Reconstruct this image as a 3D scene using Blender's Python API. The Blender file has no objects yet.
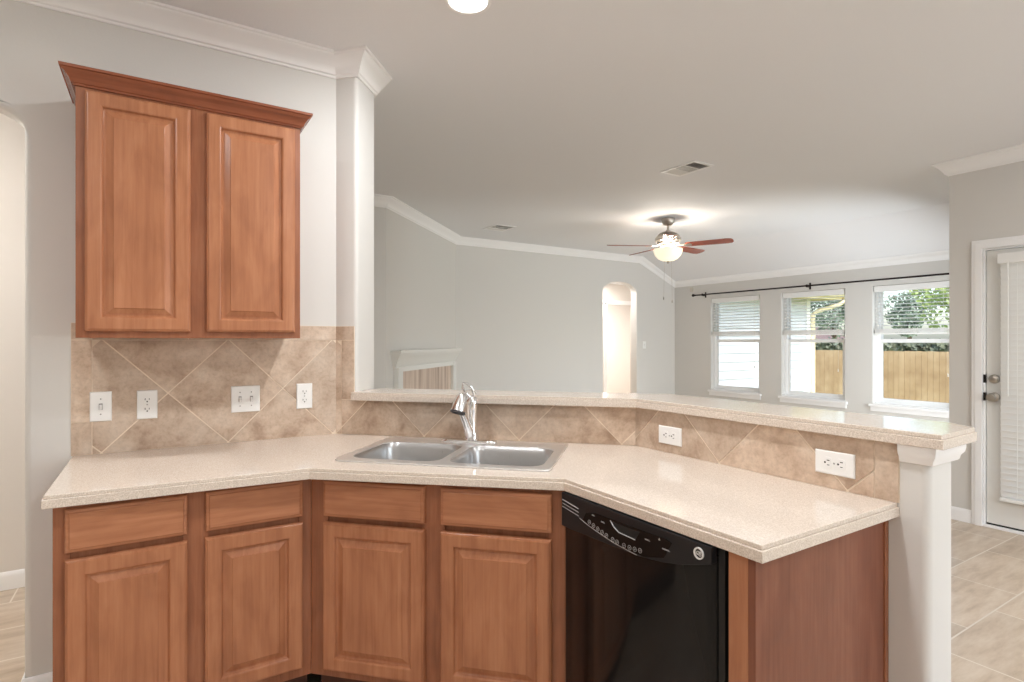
import bpy, bmesh, math, random
from mathutils import Matrix, Vector
from mathutils.geometry import tessellate_polygon

random.seed(7)
SC = bpy.context.scene
COL = SC.collection
PI = math.pi
R2 = math.sqrt(0.5)
rad = math.radians

# ------------------------------------------------------------------ camera, world, sun, exposure
cam_d = bpy.data.cameras.new('camera')
cam = bpy.data.objects.new('camera', cam_d)
COL.objects.link(cam)
cam.location = (0, 0, 1.36)
cam.rotation_euler = (PI / 2, 0, rad(57.83 - 90))
cam_d.sensor_width = 36
cam_d.lens = 563.4 / 1024 * 36
cam_d.clip_start = 0.02
cam_d.clip_end = 500
SC.camera = cam

vs = SC.view_settings
vs.view_transform = 'Standard'
vs.look = 'None'
vs.exposure = 0.05
vs.gamma = 1.0
vs.use_curve_mapping = False
SC.cycles.use_denoising = True
SC.cycles.max_bounces = 12
SC.cycles.diffuse_bounces = 7
SC.cycles.glossy_bounces = 6
SC.cycles.transparent_max_bounces = 16
SC.cycles.caustics_reflective = False
SC.cycles.caustics_refractive = False
SC.cycles.sample_clamp_indirect = 6.0

world = bpy.data.worlds.new('sky')
SC.world = world
world.use_nodes = True
wn = world.node_tree
bgn = wn.nodes['Background']
sky = wn.nodes.new('ShaderNodeTexSky')
sky.sky_type = 'NISHITA'
sky.sun_disc = False
sky.sun_elevation = rad(48)
sky.sun_rotation = rad(200)
sky.air_density = 1.0
sky.dust_density = 2.5
wn.links.new(sky.outputs[0], bgn.inputs[0])
bgn.inputs[1].default_value = 0.50


def light(name, kind, loc, power, rot=(0, 0, 0), size=0.15, color=(1, 1, 1)):
    d = bpy.data.lights.new(name, kind)
    d.energy = power
    d.color = color
    if kind == 'AREA':
        d.shape = 'DISK'
        d.size = size
    elif kind == 'POINT':
        d.shadow_soft_size = size
    o = bpy.data.objects.new(name, d)
    COL.objects.link(o)
    o.location = loc
    o.rotation_euler = rot
    return o


sun = light('sun', 'SUN', (0, 0, 12), 3.0, color=(1.0, 0.95, 0.88))
sun.data.angle = rad(1.0)
sun.rotation_euler = Vector((0.55, 0.42, -0.72)).to_track_quat('-Z', 'Y').to_euler()

CAN_POWER = 15.5
PENDANT_FILL = 38.0
CAN_COLOR = (0.975, 0.985, 1.0)
# unseen fill lights, added behind made-up breakfast and patio windows to brighten the rooms
dl = light('fill_light_rear', 'AREA', (3.3, -2.5, 1.35), 66.0, (-PI / 2, 0, PI), 1.0, (0.90, 0.95, 1.0))
dl.data.shape = 'RECTANGLE'
dl.data.size, dl.data.size_y = 2.5, 1.5
dl = light('fill_light_jog', 'AREA', (6.35, 1.64, 1.08), 92.0, (-PI / 2, 0, PI), 1.0, (0.90, 0.95, 1.0))
dl.data.shape = 'RECTANGLE'
dl.data.size, dl.data.size_y = 1.7, 1.9
# ceiling cans: (x, y, label); back and dining cans are unseen, added for fill
CANS = [
    (1.05, 2.0, 'round recessed ceiling light above the sink, cut by the top edge of the photo'),
    (-0.78, 1.02, 'round recessed ceiling light over the left run of the kitchen'),
    (1.03, 0.95, 'round recessed ceiling light over the peninsula'),
    (-0.9, -1.0, 'added round recessed fill light at the back of the kitchen, left side'),
    (1.3, -1.0, 'added round recessed fill light at the back of the kitchen, right side'),
    (3.6, -0.3, 'added round recessed fill light over the dining floor'),
]

# ------------------------------------------------------------------ materials
MATS = {}


def lin(r, g, b):
    f = lambda c: (c / 255 / 12.92) if c / 255 <= 0.04045 else ((c / 255 + 0.055) / 1.055) ** 2.4
    return (f(r), f(g), f(b), 1)


def base_mat(name, color, rough=0.5, metal=0.0, spec=0.5, coat=0.0):
    m = bpy.data.materials.new(name)
    m.use_nodes = True
    b = m.node_tree.nodes['Principled BSDF']
    b.inputs['Base Color'].default_value = color
    b.inputs['Roughness'].default_value = rough
    b.inputs['Metallic'].default_value = metal
    b.inputs['Specular IOR Level'].default_value = spec
    if coat:
        b.inputs['Coat Weight'].default_value = coat
        b.inputs['Coat Roughness'].default_value = 0.08
    MATS[name] = m
    return m, m.node_tree, b


def node(nt, kind, **kw):
    n = nt.nodes.new(kind)
    for k, v in kw.items():
        if k in n.inputs:
            n.inputs[k].default_value = v
        else:
            setattr(n, k, v)
    return n


def coords(nt, scale=(1, 1, 1), rot=(0, 0, 0), loc=(0, 0, 0), out='Object'):
    t = nt.nodes.new('ShaderNodeTexCoord')
    mp = nt.nodes.new('ShaderNodeMapping')
    mp.inputs['Scale'].default_value = scale
    mp.inputs['Rotation'].default_value = rot
    mp.inputs['Location'].default_value = loc
    nt.links.new(t.outputs[out], mp.inputs['Vector'])
    return mp.outputs['Vector']


def ramp(nt, fac, stops):
    r = nt.nodes.new('ShaderNodeValToRGB')
    els = r.color_ramp.elements
    while len(els) < len(stops):
        els.new(0.5)
    for e, (p, c) in zip(els, stops):
        e.position = p
        e.color = c
    nt.links.new(fac, r.inputs['Fac'])
    return r.outputs['Color']


def bump(nt, bsdf, height, strength=0.2, dist=0.002):
    b = nt.nodes.new('ShaderNodeBump')
    b.inputs['Strength'].default_value = strength
    b.inputs['Distance'].default_value = dist
    nt.links.new(height, b.inputs['Height'])
    nt.links.new(b.outputs['Normal'], bsdf.inputs['Normal'])


def paint(name, color, rough=0.6, tex=0.12, scale=140):
    m, nt, b = base_mat(name, color, rough, spec=0.3)
    v = coords(nt)
    n = node(nt, 'ShaderNodeTexNoise', Scale=scale, Detail=3.0)
    nt.links.new(v, n.inputs['Vector'])
    bump(nt, b, n.outputs['Fac'], tex, 0.002)
    return m


def wood(name, dark, mid, light_, grain='Z', rough=0.27):
    m, nt, b = base_mat(name, mid, rough, spec=0.4)
    sc = {'Z': (70, 70, 3.0), 'X': (3.0, 70, 70)}[grain]
    v = coords(nt, sc)
    n1 = node(nt, 'ShaderNodeTexNoise', Scale=1.0, Detail=6.0, Roughness=0.6, Distortion=0.5)
    nt.links.new(v, n1.inputs['Vector'])
    v2 = coords(nt, {'Z': (6, 6, 2.0), 'X': (2.0, 6, 6)}[grain])
    n2 = node(nt, 'ShaderNodeTexNoise', Scale=2.0, Detail=3.0, Distortion=0.8)
    nt.links.new(v2, n2.inputs['Vector'])
    mx = node(nt, 'ShaderNodeMix')
    mx.inputs[0].default_value = 0.5
    nt.links.new(n1.outputs['Fac'], mx.inputs[2])
    nt.links.new(n2.outputs['Fac'], mx.inputs[3])
    c = ramp(nt, mx.outputs[0], [(0.25, dark), (0.50, mid), (0.75, light_)])
    nt.links.new(c, b.inputs['Base Color'])
    bump(nt, b, n1.outputs['Fac'], 0.05, 0.001)
    return m


paint('wall_paint', lin(214, 212, 208))
paint('hall_paint', lin(226, 221, 215))
paint('ceiling_paint', lin(232, 233, 235), 0.8, 0.2, 90)
paint('white_trim', lin(243, 243, 243), 0.35, 0.0)
paint('white_door', lin(226, 225, 221), 0.4, 0.0)
paint('mantel_white', lin(226, 226, 222), 0.45, 0.0)
wood('cherry', lin(142, 90, 63), lin(170, 113, 80), lin(188, 131, 96), 'Z')
wood('cherry_across', lin(146, 94, 67), lin(174, 117, 84), lin(191, 135, 100), 'X')
wood('cherry_frame', lin(118, 72, 48), lin(146, 92, 64), lin(164, 109, 79), 'Z')
wood('cherry_crown', lin(112, 62, 42), lin(140, 80, 54), lin(154, 94, 66), 'X')
wood('end_panel_wood', lin(100, 58, 42), lin(122, 73, 54), lin(138, 87, 66), 'Z')  # end panel wood, darker than the door wood
wood('dark_toe_kick', lin(60, 32, 22), lin(76, 42, 28), lin(88, 50, 34), 'X')
wood('fan_blade_wood', lin(110, 50, 34), lin(140, 66, 46), lin(160, 80, 56), 'X')


def laminate():
    m, nt, b = base_mat('laminate', lin(222, 206, 189), 0.09, spec=0.5)
    v = coords(nt)
    n = node(nt, 'ShaderNodeTexNoise', Scale=420.0, Detail=2.0)
    nt.links.new(v, n.inputs['Vector'])
    n2 = node(nt, 'ShaderNodeTexVoronoi', Scale=260.0)
    nt.links.new(v, n2.inputs['Vector'])
    mx = node(nt, 'ShaderNodeMix')
    mx.inputs[0].default_value = 0.4
    nt.links.new(n.outputs['Fac'], mx.inputs[2])
    nt.links.new(n2.outputs['Distance'], mx.inputs[3])
    c = ramp(nt, mx.outputs[0], [(0.22, lin(178, 161, 145)), (0.42, lin(208, 195, 181)), (0.68, lin(228, 217, 206))])
    nt.links.new(c, b.inputs['Base Color'])


laminate()


def travertine():
    m, nt, b = base_mat('travertine_tile', lin(190, 164, 138), 0.42, spec=0.4)
    v = coords(nt)
    at = nt.nodes.new('ShaderNodeAttribute')
    at.attribute_name = 'tint'
    add = node(nt, 'ShaderNodeVectorMath', operation='MULTIPLY_ADD')
    nt.links.new(at.outputs['Color'], add.inputs[0])
    add.inputs[1].default_value = (7.3, 5.1, 9.7)
    nt.links.new(v, add.inputs[2])
    n = node(nt, 'ShaderNodeTexNoise', Scale=9.0, Detail=9.0, Roughness=0.62, Distortion=0.25)
    nt.links.new(add.outputs[0], n.inputs['Vector'])
    c = ramp(nt, n.outputs['Fac'], [(0.28, lin(164, 138, 117)), (0.42, lin(194, 170, 149)), (0.55, lin(210, 189, 169)), (0.72, lin(222, 205, 188))])
    n2 = node(nt, 'ShaderNodeTexNoise', Scale=70.0, Detail=4.0, Roughness=0.7)
    nt.links.new(add.outputs[0], n2.inputs['Vector'])
    c2 = ramp(nt, n2.outputs['Fac'], [(0.35, (0.78, 0.76, 0.74, 1)), (0.55, (1, 1, 1, 1))])
    mu = node(nt, 'ShaderNodeMix', data_type='RGBA', blend_type='MULTIPLY')
    mu.inputs[0].default_value = 0.6
    nt.links.new(c, mu.inputs[6])
    nt.links.new(c2, mu.inputs[7])
    hs = node(nt, 'ShaderNodeHueSaturation')
    sep = nt.nodes.new('ShaderNodeSeparateColor')
    nt.links.new(at.outputs['Color'], sep.inputs[0])
    mr = node(nt, 'ShaderNodeMapRange')
    mr.inputs['To Min'].default_value = 0.88
    mr.inputs['To Max'].default_value = 1.08
    nt.links.new(sep.outputs[0], mr.inputs['Value'])
    nt.links.new(mr.outputs[0], hs.inputs['Value'])
    nt.links.new(mu.outputs[2], hs.inputs['Color'])
    nt.links.new(hs.outputs[0], b.inputs['Base Color'])
    bump(nt, b, n2.outputs['Fac'], 0.12, 0.001)


travertine()
paint('grout', lin(232, 217, 198), 0.9, 0.1, 300)


def floor_tile():
    m, nt, b = base_mat('floor_tile', lin(190, 170, 148), 0.28, spec=0.4)
    v = coords(nt, loc=(0.025, -0.17, 0), out='Object')
    br = nt.nodes.new('ShaderNodeTexBrick')
    br.inputs['Scale'].default_value = 1.0
    br.inputs['Brick Width'].default_value = 0.65
    br.inputs['Row Height'].default_value = 0.345
    br.inputs['Mortar Size'].default_value = 0.004
    br.inputs['Mortar Smooth'].default_value = 0.1
    br.inputs['Bias'].default_value = 0.0
    br.inputs['Color1'].default_value = (0.9, 0.9, 0.9, 1)
    br.inputs['Color2'].default_value = (1.06, 1.05, 1.04, 1)
    br.offset = 0.5
    nt.links.new(v, br.inputs['Vector'])
    v2 = coords(nt, (1.6, 7, 1))
    n = node(nt, 'ShaderNodeTexNoise', Scale=2.2, Detail=8.0, Roughness=0.65, Distortion=0.15)
    nt.links.new(v2, n.inputs['Vector'])
    c = ramp(nt, n.outputs['Fac'], [(0.3, lin(176, 157, 136)), (0.48, lin(198, 180, 160)), (0.7, lin(214, 200, 183))])
    mu = node(nt, 'ShaderNodeMix', data_type='RGBA', blend_type='MULTIPLY')
    mu.inputs[0].default_value = 1.0
    nt.links.new(c, mu.inputs[6])
    nt.links.new(br.outputs['Color'], mu.inputs[7])
    mg = node(nt, 'ShaderNodeMix', data_type='RGBA')
    nt.links.new(br.outputs['Fac'], mg.inputs[0])
    nt.links.new(mu.outputs[2], mg.inputs[6])
    mg.inputs[7].default_value = lin(222, 212, 198)
    nt.links.new(mg.outputs[2], b.inputs['Base Color'])
    inv = node(nt, 'ShaderNodeMath', operation='SUBTRACT')
    inv.inputs[0].default_value = 1.0
    nt.links.new(br.outputs['Fac'], inv.inputs[1])
    bump(nt, b, inv.outputs[0], 0.4, 0.002)


floor_tile()


def brushed(name, color, rough, scale):
    m, nt, b = base_mat(name, color, rough, 1.0)
    v = coords(nt, scale)
    n = node(nt, 'ShaderNodeTexNoise', Scale=1.0, Detail=4.0)
    nt.links.new(v, n.inputs['Vector'])
    mr = node(nt, 'ShaderNodeMapRange')
    mr.inputs['To Min'].default_value = rough - 0.08
    mr.inputs['To Max'].default_value = rough + 0.10
    nt.links.new(n.outputs['Fac'], mr.inputs['Value'])
    nt.links.new(mr.outputs[0], b.inputs['Roughness'])
    bump(nt, b, n.outputs['Fac'], 0.02, 0.0002)


brushed('stainless', (0.88, 0.88, 0.88, 1), 0.36, (4, 300, 300))
brushed('stainless_basin', (0.55, 0.55, 0.55, 1), 0.30, (300, 300, 3))
brushed('brushed_nickel', (0.50, 0.46, 0.41, 1), 0.34, (200, 200, 8))
base_mat('chrome', (0.85, 0.85, 0.86, 1), 0.08, 1.0)
base_mat('chrome_soft', (0.72, 0.71, 0.70, 1), 0.22, 1.0)
base_mat('spray_rubber', lin(62, 58, 58), 0.5)
base_mat('drain_dark', lin(70, 70, 70), 0.35, 0.8)
base_mat('black_gloss', lin(22, 22, 22), 0.1, spec=0.22)
base_mat('black_satin', lin(34, 34, 36), 0.3, spec=0.3)
base_mat('black_void', lin(8, 8, 8), 0.6)
base_mat('silver_print', lin(176, 176, 176), 0.4, 0.2)
base_mat('badge_silver', lin(232, 232, 230), 0.3, 0.1)
base_mat('white_plastic', lin(240, 240, 238), 0.3)
base_mat('slot_dark', lin(50, 46, 44), 0.6)
base_mat('slot_grey', lin(150, 148, 146), 0.6)
base_mat('dark_bronze', lin(40, 32, 30), 0.4, 0.6)
base_mat('rubber_black', lin(22, 22, 22), 0.6)
base_mat('blind_white', lin(238, 238, 236), 0.5)
base_mat('vinyl_white', lin(240, 241, 241), 0.35)
base_mat('vent_white', lin(222, 220, 216), 0.5)
base_mat('vent_shade', lin(110, 104, 98), 0.7)
base_mat('beige_plastic', lin(206, 200, 188), 0.5)
base_mat('downspout_beige', lin(232, 220, 184), 0.5)
base_mat('soffit_tan', lin(226, 206, 160), 0.7)
base_mat('roof_shingle', lin(128, 112, 104), 0.9)
paint('house_far_paint', lin(214, 220, 228), 0.8, 0.0)
paint('roof_far_paint', lin(112, 96, 92), 0.9, 0.0)


def emit(name, color, strength, basecol=(0.9, 0.9, 0.9, 1)):
    m, nt, b = base_mat(name, basecol, 0.4)
    b.inputs['Emission Color'].default_value = color
    b.inputs['Emission Strength'].default_value = strength


emit('can_lens', (1, 0.98, 0.94, 1), 3.0)
emit('globe_glass', (1.0, 0.96, 0.9, 1), 3.0)  # glowing globe of the added pendant
emit('bowl_glass', (1.0, 0.90, 0.66, 1), 0.8, (0.8, 0.72, 0.55, 1))


def glass():
    m = bpy.data.materials.new('window_glass')
    m.use_nodes = True
    nt = m.node_tree
    nt.nodes.remove(nt.nodes['Principled BSDF'])
    out = nt.nodes['Material Output']
    tr = node(nt, 'ShaderNodeBsdfTransparent')
    tr.inputs[0].default_value = (0.97, 0.98, 0.98, 1)
    gl = node(nt, 'ShaderNodeBsdfGlossy')
    gl.inputs['Roughness'].default_value = 0.02
    fr = node(nt, 'ShaderNodeFresnel')
    fr.inputs['IOR'].default_value = 1.25
    mx = node(nt, 'ShaderNodeMixShader')
    nt.links.new(fr.outputs[0], mx.inputs[0])
    nt.links.new(tr.outputs[0], mx.inputs[1])
    nt.links.new(gl.outputs[0], mx.inputs[2])
    nt.links.new(mx.outputs[0], out.inputs['Surface'])
    MATS['window_glass'] = m


glass()


def siding():
    m, nt, b = base_mat('lap_siding', lin(200, 204, 208), 0.6)
    return m


siding()


def fence_wood():
    m, nt, b = base_mat('cedar', lin(212, 172, 116), 0.8)
    v = coords(nt, (1, 9, 0.8))
    n = node(nt, 'ShaderNodeTexNoise', Scale=2.0, Detail=6.0, Roughness=0.6)
    nt.links.new(v, n.inputs['Vector'])
    c = ramp(nt, n.outputs['Fac'], [(0.3, lin(150, 121, 88)), (0.5, lin(170, 142, 107)), (0.7, lin(186, 160, 126))])
    nt.links.new(c, b.inputs['Base Color'])


fence_wood()


def leaf(name, a, c):
    m, nt, b = base_mat(name, a, 0.7)
    v = coords(nt)
    n = node(nt, 'ShaderNodeTexNoise', Scale=2.5, Detail=3.0)
    nt.links.new(v, n.inputs['Vector'])
    col = ramp(nt, n.outputs['Fac'], [(0.35, a), (0.65, c)])
    nt.links.new(col, b.inputs['Base Color'])


leaf('leaf_dark', lin(96, 114, 98), lin(138, 154, 134))
leaf('leaf_light', lin(158, 180, 104), lin(192, 206, 136))
leaf('leaf_hedge', lin(92, 100, 82), lin(128, 134, 112))
leaf('lawn', lin(120, 136, 84), lin(150, 160, 110))
base_mat('bark', lin(92, 76, 62), 0.9)


def stone_strips():
    m, nt, b = base_mat('surround_stone', lin(196, 174, 156), 0.45)
    v = coords(nt, (14, 14, 0.7))
    n = node(nt, 'ShaderNodeTexNoise', Scale=1.2, Detail=5.0, Roughness=0.6)
    nt.links.new(v, n.inputs['Vector'])
    c = ramp(nt, n.outputs['Fac'], [(0.34, lin(168, 146, 130)), (0.5, lin(200, 180, 164)), (0.66, lin(216, 201, 187))])
    nt.links.new(c, b.inputs['Base Color'])


stone_strips()

# ------------------------------------------------------------------ mesh building


class MB:
    def __init__(self):
        self.bm = bmesh.new()

    def v(self, p):
        return self.bm.verts.new(p)

    def f(self, vs):
        try:
            return self.bm.faces.new(vs)
        except ValueError:
            return None

    def box(self, x0, x1, y0, y1, z0, z1):
        p = [(x0, y0, z0), (x1, y0, z0), (x1, y1, z0), (x0, y1, z0), (x0, y0, z1), (x1, y0, z1), (x1, y1, z1), (x0, y1, z1)]
        v = [self.v(q) for q in p]
        for q in ((0, 3, 2, 1), (4, 5, 6, 7), (0, 1, 5, 4), (1, 2, 6, 5), (2, 3, 7, 6), (3, 0, 4, 7)):
            self.f([v[i] for i in q])
        return self

    def loft(self, loops, cap0=True, cap1=True, closed=True):
        rows = [[self.v(p) for p in l] for l in loops]
        n = len(rows[0])
        for a, b in zip(rows, rows[1:]):
            for i in range(n if closed else n - 1):
                j = (i + 1) % n
                self.f([a[i], a[j], b[j], b[i]])
        if cap0:
            self.f(rows[0][::-1])
        if cap1:
            self.f(rows[-1])
        return self

    def plate(self, outer, holes, w0, w1, fn=lambda u, v, w: (u, v, w)):
        """a 2-D outline with holes, extruded from w0 to w1; fn maps (u, v, w) to space"""
        loops = [outer] + list(holes)
        flat = [p for l in loops for p in l]
        tris = tessellate_polygon([[Vector((p[0], p[1], 0)) for p in l] for l in loops])
        a = [self.v(fn(p[0], p[1], w0)) for p in flat]
        b = [self.v(fn(p[0], p[1], w1)) for p in flat]
        for t in tris:
            self.f([a[i] for i in t][::-1])
            self.f([b[i] for i in t])
        k = 0
        for l in loops:
            n = len(l)
            for i in range(n):
                j = (i + 1) % n
                self.f([a[k + i], a[k + j], b[k + j], b[k + i]])
            k += n
        return self

    def tube(self, pts, radius, n=12, caps=True):
        pts = [Vector(p) for p in pts]
        rs = radius if isinstance(radius, (list, tuple)) else [radius] * len(pts)
        loops = []
        prev = None
        for i, p in enumerate(pts):
            t = (pts[min(i + 1, len(pts) - 1)] - pts[max(i - 1, 0)]).normalized()
            if prev is None:
                up = Vector((0, 0, 1)) if abs(t.z) < 0.9 else Vector((1, 0, 0))
                a = t.cross(up).normalized()
            else:
                a = (prev - t * prev.dot(t)).normalized()
            prev = a
            b = t.cross(a)
            loops.append([p + (a * math.cos(2 * PI * k / n) + b * math.sin(2 * PI * k / n)) * rs[i] for k in range(n)])
        return self.loft(loops, caps, caps)

    def lathe(self, prof, c=(0, 0, 0), n=32, axis='Z', caps=True):
        loops = []
        for r, h in prof:
            l = []
            for k in range(n):
                a = 2 * PI * k / n
                x, y = r * math.cos(a), r * math.sin(a)
                if axis == 'Z':
                    l.append((c[0] + x, c[1] + y, c[2] + h))
                elif axis == 'Y':
                    l.append((c[0] + x, c[1] + h, c[2] + y))
                else:
                    l.append((c[0] + h, c[1] + x, c[2] + y))
            loops.append(l)
        return self.loft(loops, caps, caps)

    def sweep(self, path, prof, zs=None, fn=None):
        """a moulding profile [(out, z)] along an open xy path, mitred; out is to the right of travel"""
        n = len(path)
        loops = []
        for i in range(n):
            p = Vector(path[i])
            d0 = (Vector(path[i]) - Vector(path[i - 1])).normalized() if i else None
            d1 = (Vector(path[i + 1]) - Vector(path[i])).normalized() if i < n - 1 else None
            d0 = d0 or d1
            d1 = d1 or d0
            n0 = Vector((d0.y, -d0.x))
            n1 = Vector((d1.y, -d1.x))
            m = (n0 + n1)
            m = m / max(m.length_squared, 1e-6) * 2
            z0 = zs[i] if zs else 0
            loops.append([(p.x + m.x * o, p.y + m.y * o, z + z0) for o, z in prof])
        return self.loft(loops, True, True)

    def build(self, name, mat, parent=None, smooth=None, bevel=0.0, seg=2, tint=None):
        bm = self.bm
        bmesh.ops.remove_doubles(bm, verts=bm.verts, dist=1e-6)
        bmesh.ops.recalc_face_normals(bm, faces=bm.faces)
        off = Vector((0, 0, 0))
        if parent is None:
            lo = Vector([min(v.co[i] for v in bm.verts) for i in range(3)])
            hi = Vector([max(v.co[i] for v in bm.verts) for i in range(3)])
            off = Vector(((lo.x + hi.x) / 2, (lo.y + hi.y) / 2, lo.z))
            bmesh.ops.translate(bm, verts=bm.verts, vec=-off)
        me = bpy.data.meshes.new(name)
        bm.to_mesh(me)
        bm.free()
        me.materials.append(MATS[mat])
        o = bpy.data.objects.new(name, me)
        COL.objects.link(o)
        if parent is None:
            o.location = off
        else:
            o.parent = parent
        if bevel:
            md = o.modifiers.new('bevel', 'BEVEL')
            md.width = bevel
            md.segments = seg
            md.limit_method = 'ANGLE'
            md.angle_limit = rad(40)
            md.harden_normals = False
        if smooth:
            for p in me.polygons:
                p.use_smooth = True
            me.set_sharp_from_angle(angle=rad(smooth))
        return o


def tag(o, label=None, cat=None, group=None, kind=None):
    if label:
        o['label'] = label
    if cat:
        o['category'] = cat
    if group:
        o['group'] = group
    if kind:
        o['kind'] = kind
    return o


def thing(name, label, cat, loc=(0, 0, 0), rot=0.0, group=None, kind=None):
    o = bpy.data.objects.new(name, None)
    o.empty_display_size = 0.1
    COL.objects.link(o)
    o.location = loc
    o.rotation_euler = (0, 0, rad(rot))
    return tag(o, label, cat, group, kind)


def struct(name, mb, mat, label=None, cat=None, bevel=0.0, smooth=None, seg=2):
    return tag(mb.build(name, mat, None, smooth, bevel, seg), label, cat, None, 'structure')


def rrect(x0, x1, y0, y1, r, n=5):
    pts = []
    for cx, cy, a0 in ((x1 - r, y1 - r, 0), (x0 + r, y1 - r, 90), (x0 + r, y0 + r, 180), (x1 - r, y0 + r, 270)):
        for k in range(n + 1):
            a = rad(a0 + 90 * k / n)
            pts.append((cx + r * math.cos(a), cy + r * math.sin(a)))
    return pts


def round_poly(pts, radii, n=5):
    out = []
    m = len(pts)
    for i in range(m):
        p = Vector(pts[i])
        r = radii.get(i, 0)
        if not r:
            out.append(tuple(p))
            continue
        a = (Vector(pts[i - 1]) - p).normalized()
        b = (Vector(pts[(i + 1) % m]) - p).normalized()
        ang = a.angle(b)
        d = r / math.tan(ang / 2)
        c = p + (a + b).normalized() * (r / math.sin(ang / 2))
        s = p + a * d - c
        e = p + b * d - c
        a0 = math.atan2(s.y, s.x)
        a1 = math.atan2(e.y, e.x)
        da = (a1 - a0 + PI) % (2 * PI) - PI
        for k in range(n + 1):
            t = a0 + da * k / n
            out.append((c.x + r * math.cos(t), c.y + r * math.sin(t)))
    return out


def offset_poly(pts, dist):
    """move edge i (pts[i] to pts[i+1]) inwards by dist.get(i, 0); counter-clockwise outline"""
    m = len(pts)
    out = []
    for i in range(m):
        p0, p1, p2 = Vector(pts[i - 1]), Vector(pts[i]), Vector(pts[(i + 1) % m])
        d0, d1 = (p1 - p0).normalized(), (p2 - p1).normalized()
        n0, n1 = Vector((-d0.y, d0.x)), Vector((-d1.y, d1.x))
        a = p1 + n0 * dist.get((i - 1) % m, 0)
        b = p1 + n1 * dist.get(i, 0)
        cr = d0.x * d1.y - d0.y * d1.x
        if abs(cr) < 1e-4:
            out.append(tuple(a))
        else:
            t = ((b - a).x * d1.y - (b - a).y * d1.x) / cr
            out.append(tuple(a + d0 * t))
    return out


def diag(u, s):
    return (R2 * (u + s), R2 * (s - u))


# ------------------------------------------------------------------ the setting
YW, SD, XP = 2.755, 3.485, 1.73
XWIN, YBACK, XDOOR = 7.45, 6.64, 5.14
CEIL = 2.722
ZBAR = 1.08

struct('floor', MB().plate([(-2.3, -2.4), (7.6, -2.4), (7.6, 7.0), (9.5, 7.0), (9.5, 9.8), (-2.3, 9.8)], [], -0.12, 0.0), 'floor_tile')
c = MB()
c.box(-2.3, 6.62, -2.4, 6.80, CEIL, CEIL + 0.12)
struct('ceiling', c, 'ceiling_paint')
c = MB()
c.loft([[(6.62, 1.7, CEIL), (6.62, 1.7, CEIL + 0.12), (7.66, 1.7, 2.35), (7.66, 1.7, 2.223)],
        [(6.62, 6.8, CEIL), (6.62, 6.8, CEIL + 0.12), (7.66, 6.8, 2.35), (7.66, 6.8, 2.223)]])
struct('ceiling_slope', c, 'ceiling_paint')

# left kitchen wall with the stub that ends the pass-through, and the arched opening at its left
xc, hw = -0.973, 0.55
arch = [(xc + hw * math.cos(PI * k / 24), 2.155 + 0.14 * math.sin(PI * k / 24)) for k in range(25)]
outl = [(-2.0, -0.05), (-1.523, -0.05)] + arch[::-1] + [(-0.423, -0.05), (0.79, -0.05), (0.79, 2.78), (-2.0, 2.78)]
w = MB().plate(outl, [], YW, YW + 0.12, lambda u, v, q: (u, q, v))
struct('wall_left', w, 'wall_paint', smooth=30, bevel=0.018, seg=3)
foot = round_poly([(0.73, YW), (0.808, 2.677), (0.943, 2.828), (0.94, 2.92), (0.80, 2.92), (0.73, 2.85)], {1: 0.02, 2: 0.02})
w = MB().plate(foot, [], 0, CEIL)
struct('wall_stub', w, 'wall_paint', smooth=30)

# half wall that carries the bar
back = 0.148
hwpts = [(0.815, 2.684), (XP, SD - XP), (XP, 0.673), (XP + back, 0.673), (XP + back, SD - XP + back * 0.414), (0.905, 2.785)]
hwpts = round_poly(hwpts, {2: 0.022, 3: 0.022})
struct('wall_bar', MB().plate(hwpts, [], 0, ZBAR), 'wall_paint', smooth=30)

# hall behind the opening
struct('wall_hall', MB().box(-2.0, 0.94, 4.083, 4.2, 0, CEIL), 'hall_paint')
struct('wall_hall_end', MB().box(0.83, 0.94, 2.90, 5.30, 0, CEIL), 'wall_paint')
struct('wall_west', MB().box(-2.15, -2.0, -2.35, 4.2, 0, CEIL), 'wall_paint')
rect = lambda a, b, c_, d: [(a, c_), (b, c_), (b, d), (a, d)]
struct('wall_rear', MB().plate(rect(-2.15, XDOOR + 0.14, 0, CEIL), [rect(2.05, 4.55, 0.6, 2.1)], -2.35, -2.2, lambda u, v, q: (u, q, v)), 'wall_paint')  # window opening added for the rear fill light

# fireplace walls, back wall with the arched passage
struct('wall_chimney_return', MB().box(0.94, 1.836, 5.166, 5.30, 0, CEIL), 'wall_paint')
fw = [(1.836, 5.166), (3.31, 6.64), (3.31, 6.80), (1.70, 5.19)]
struct('wall_fireplace', MB().plate(fw, [], 0, CEIL), 'wall_paint')
ax0, ax1 = 5.837, 6.56
acx, ahw = (ax0 + ax1) / 2, (ax1 - ax0) / 2
arch = [(acx + ahw * math.cos(PI * k / 24), 2.13 + 0.17 * math.sin(PI * k / 24)) for k in range(25)]
outl = [(3.25, 0), (ax0, 0)] + arch[::-1] + [(ax1, 0), (7.6, 0), (7.6, 2.42), (6.62, CEIL), (3.25, CEIL)]
struct('wall_back', MB().plate(outl, [], YBACK, YBACK + 0.13, lambda u, v, q: (u, q, v)), 'wall_paint', smooth=30)
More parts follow.
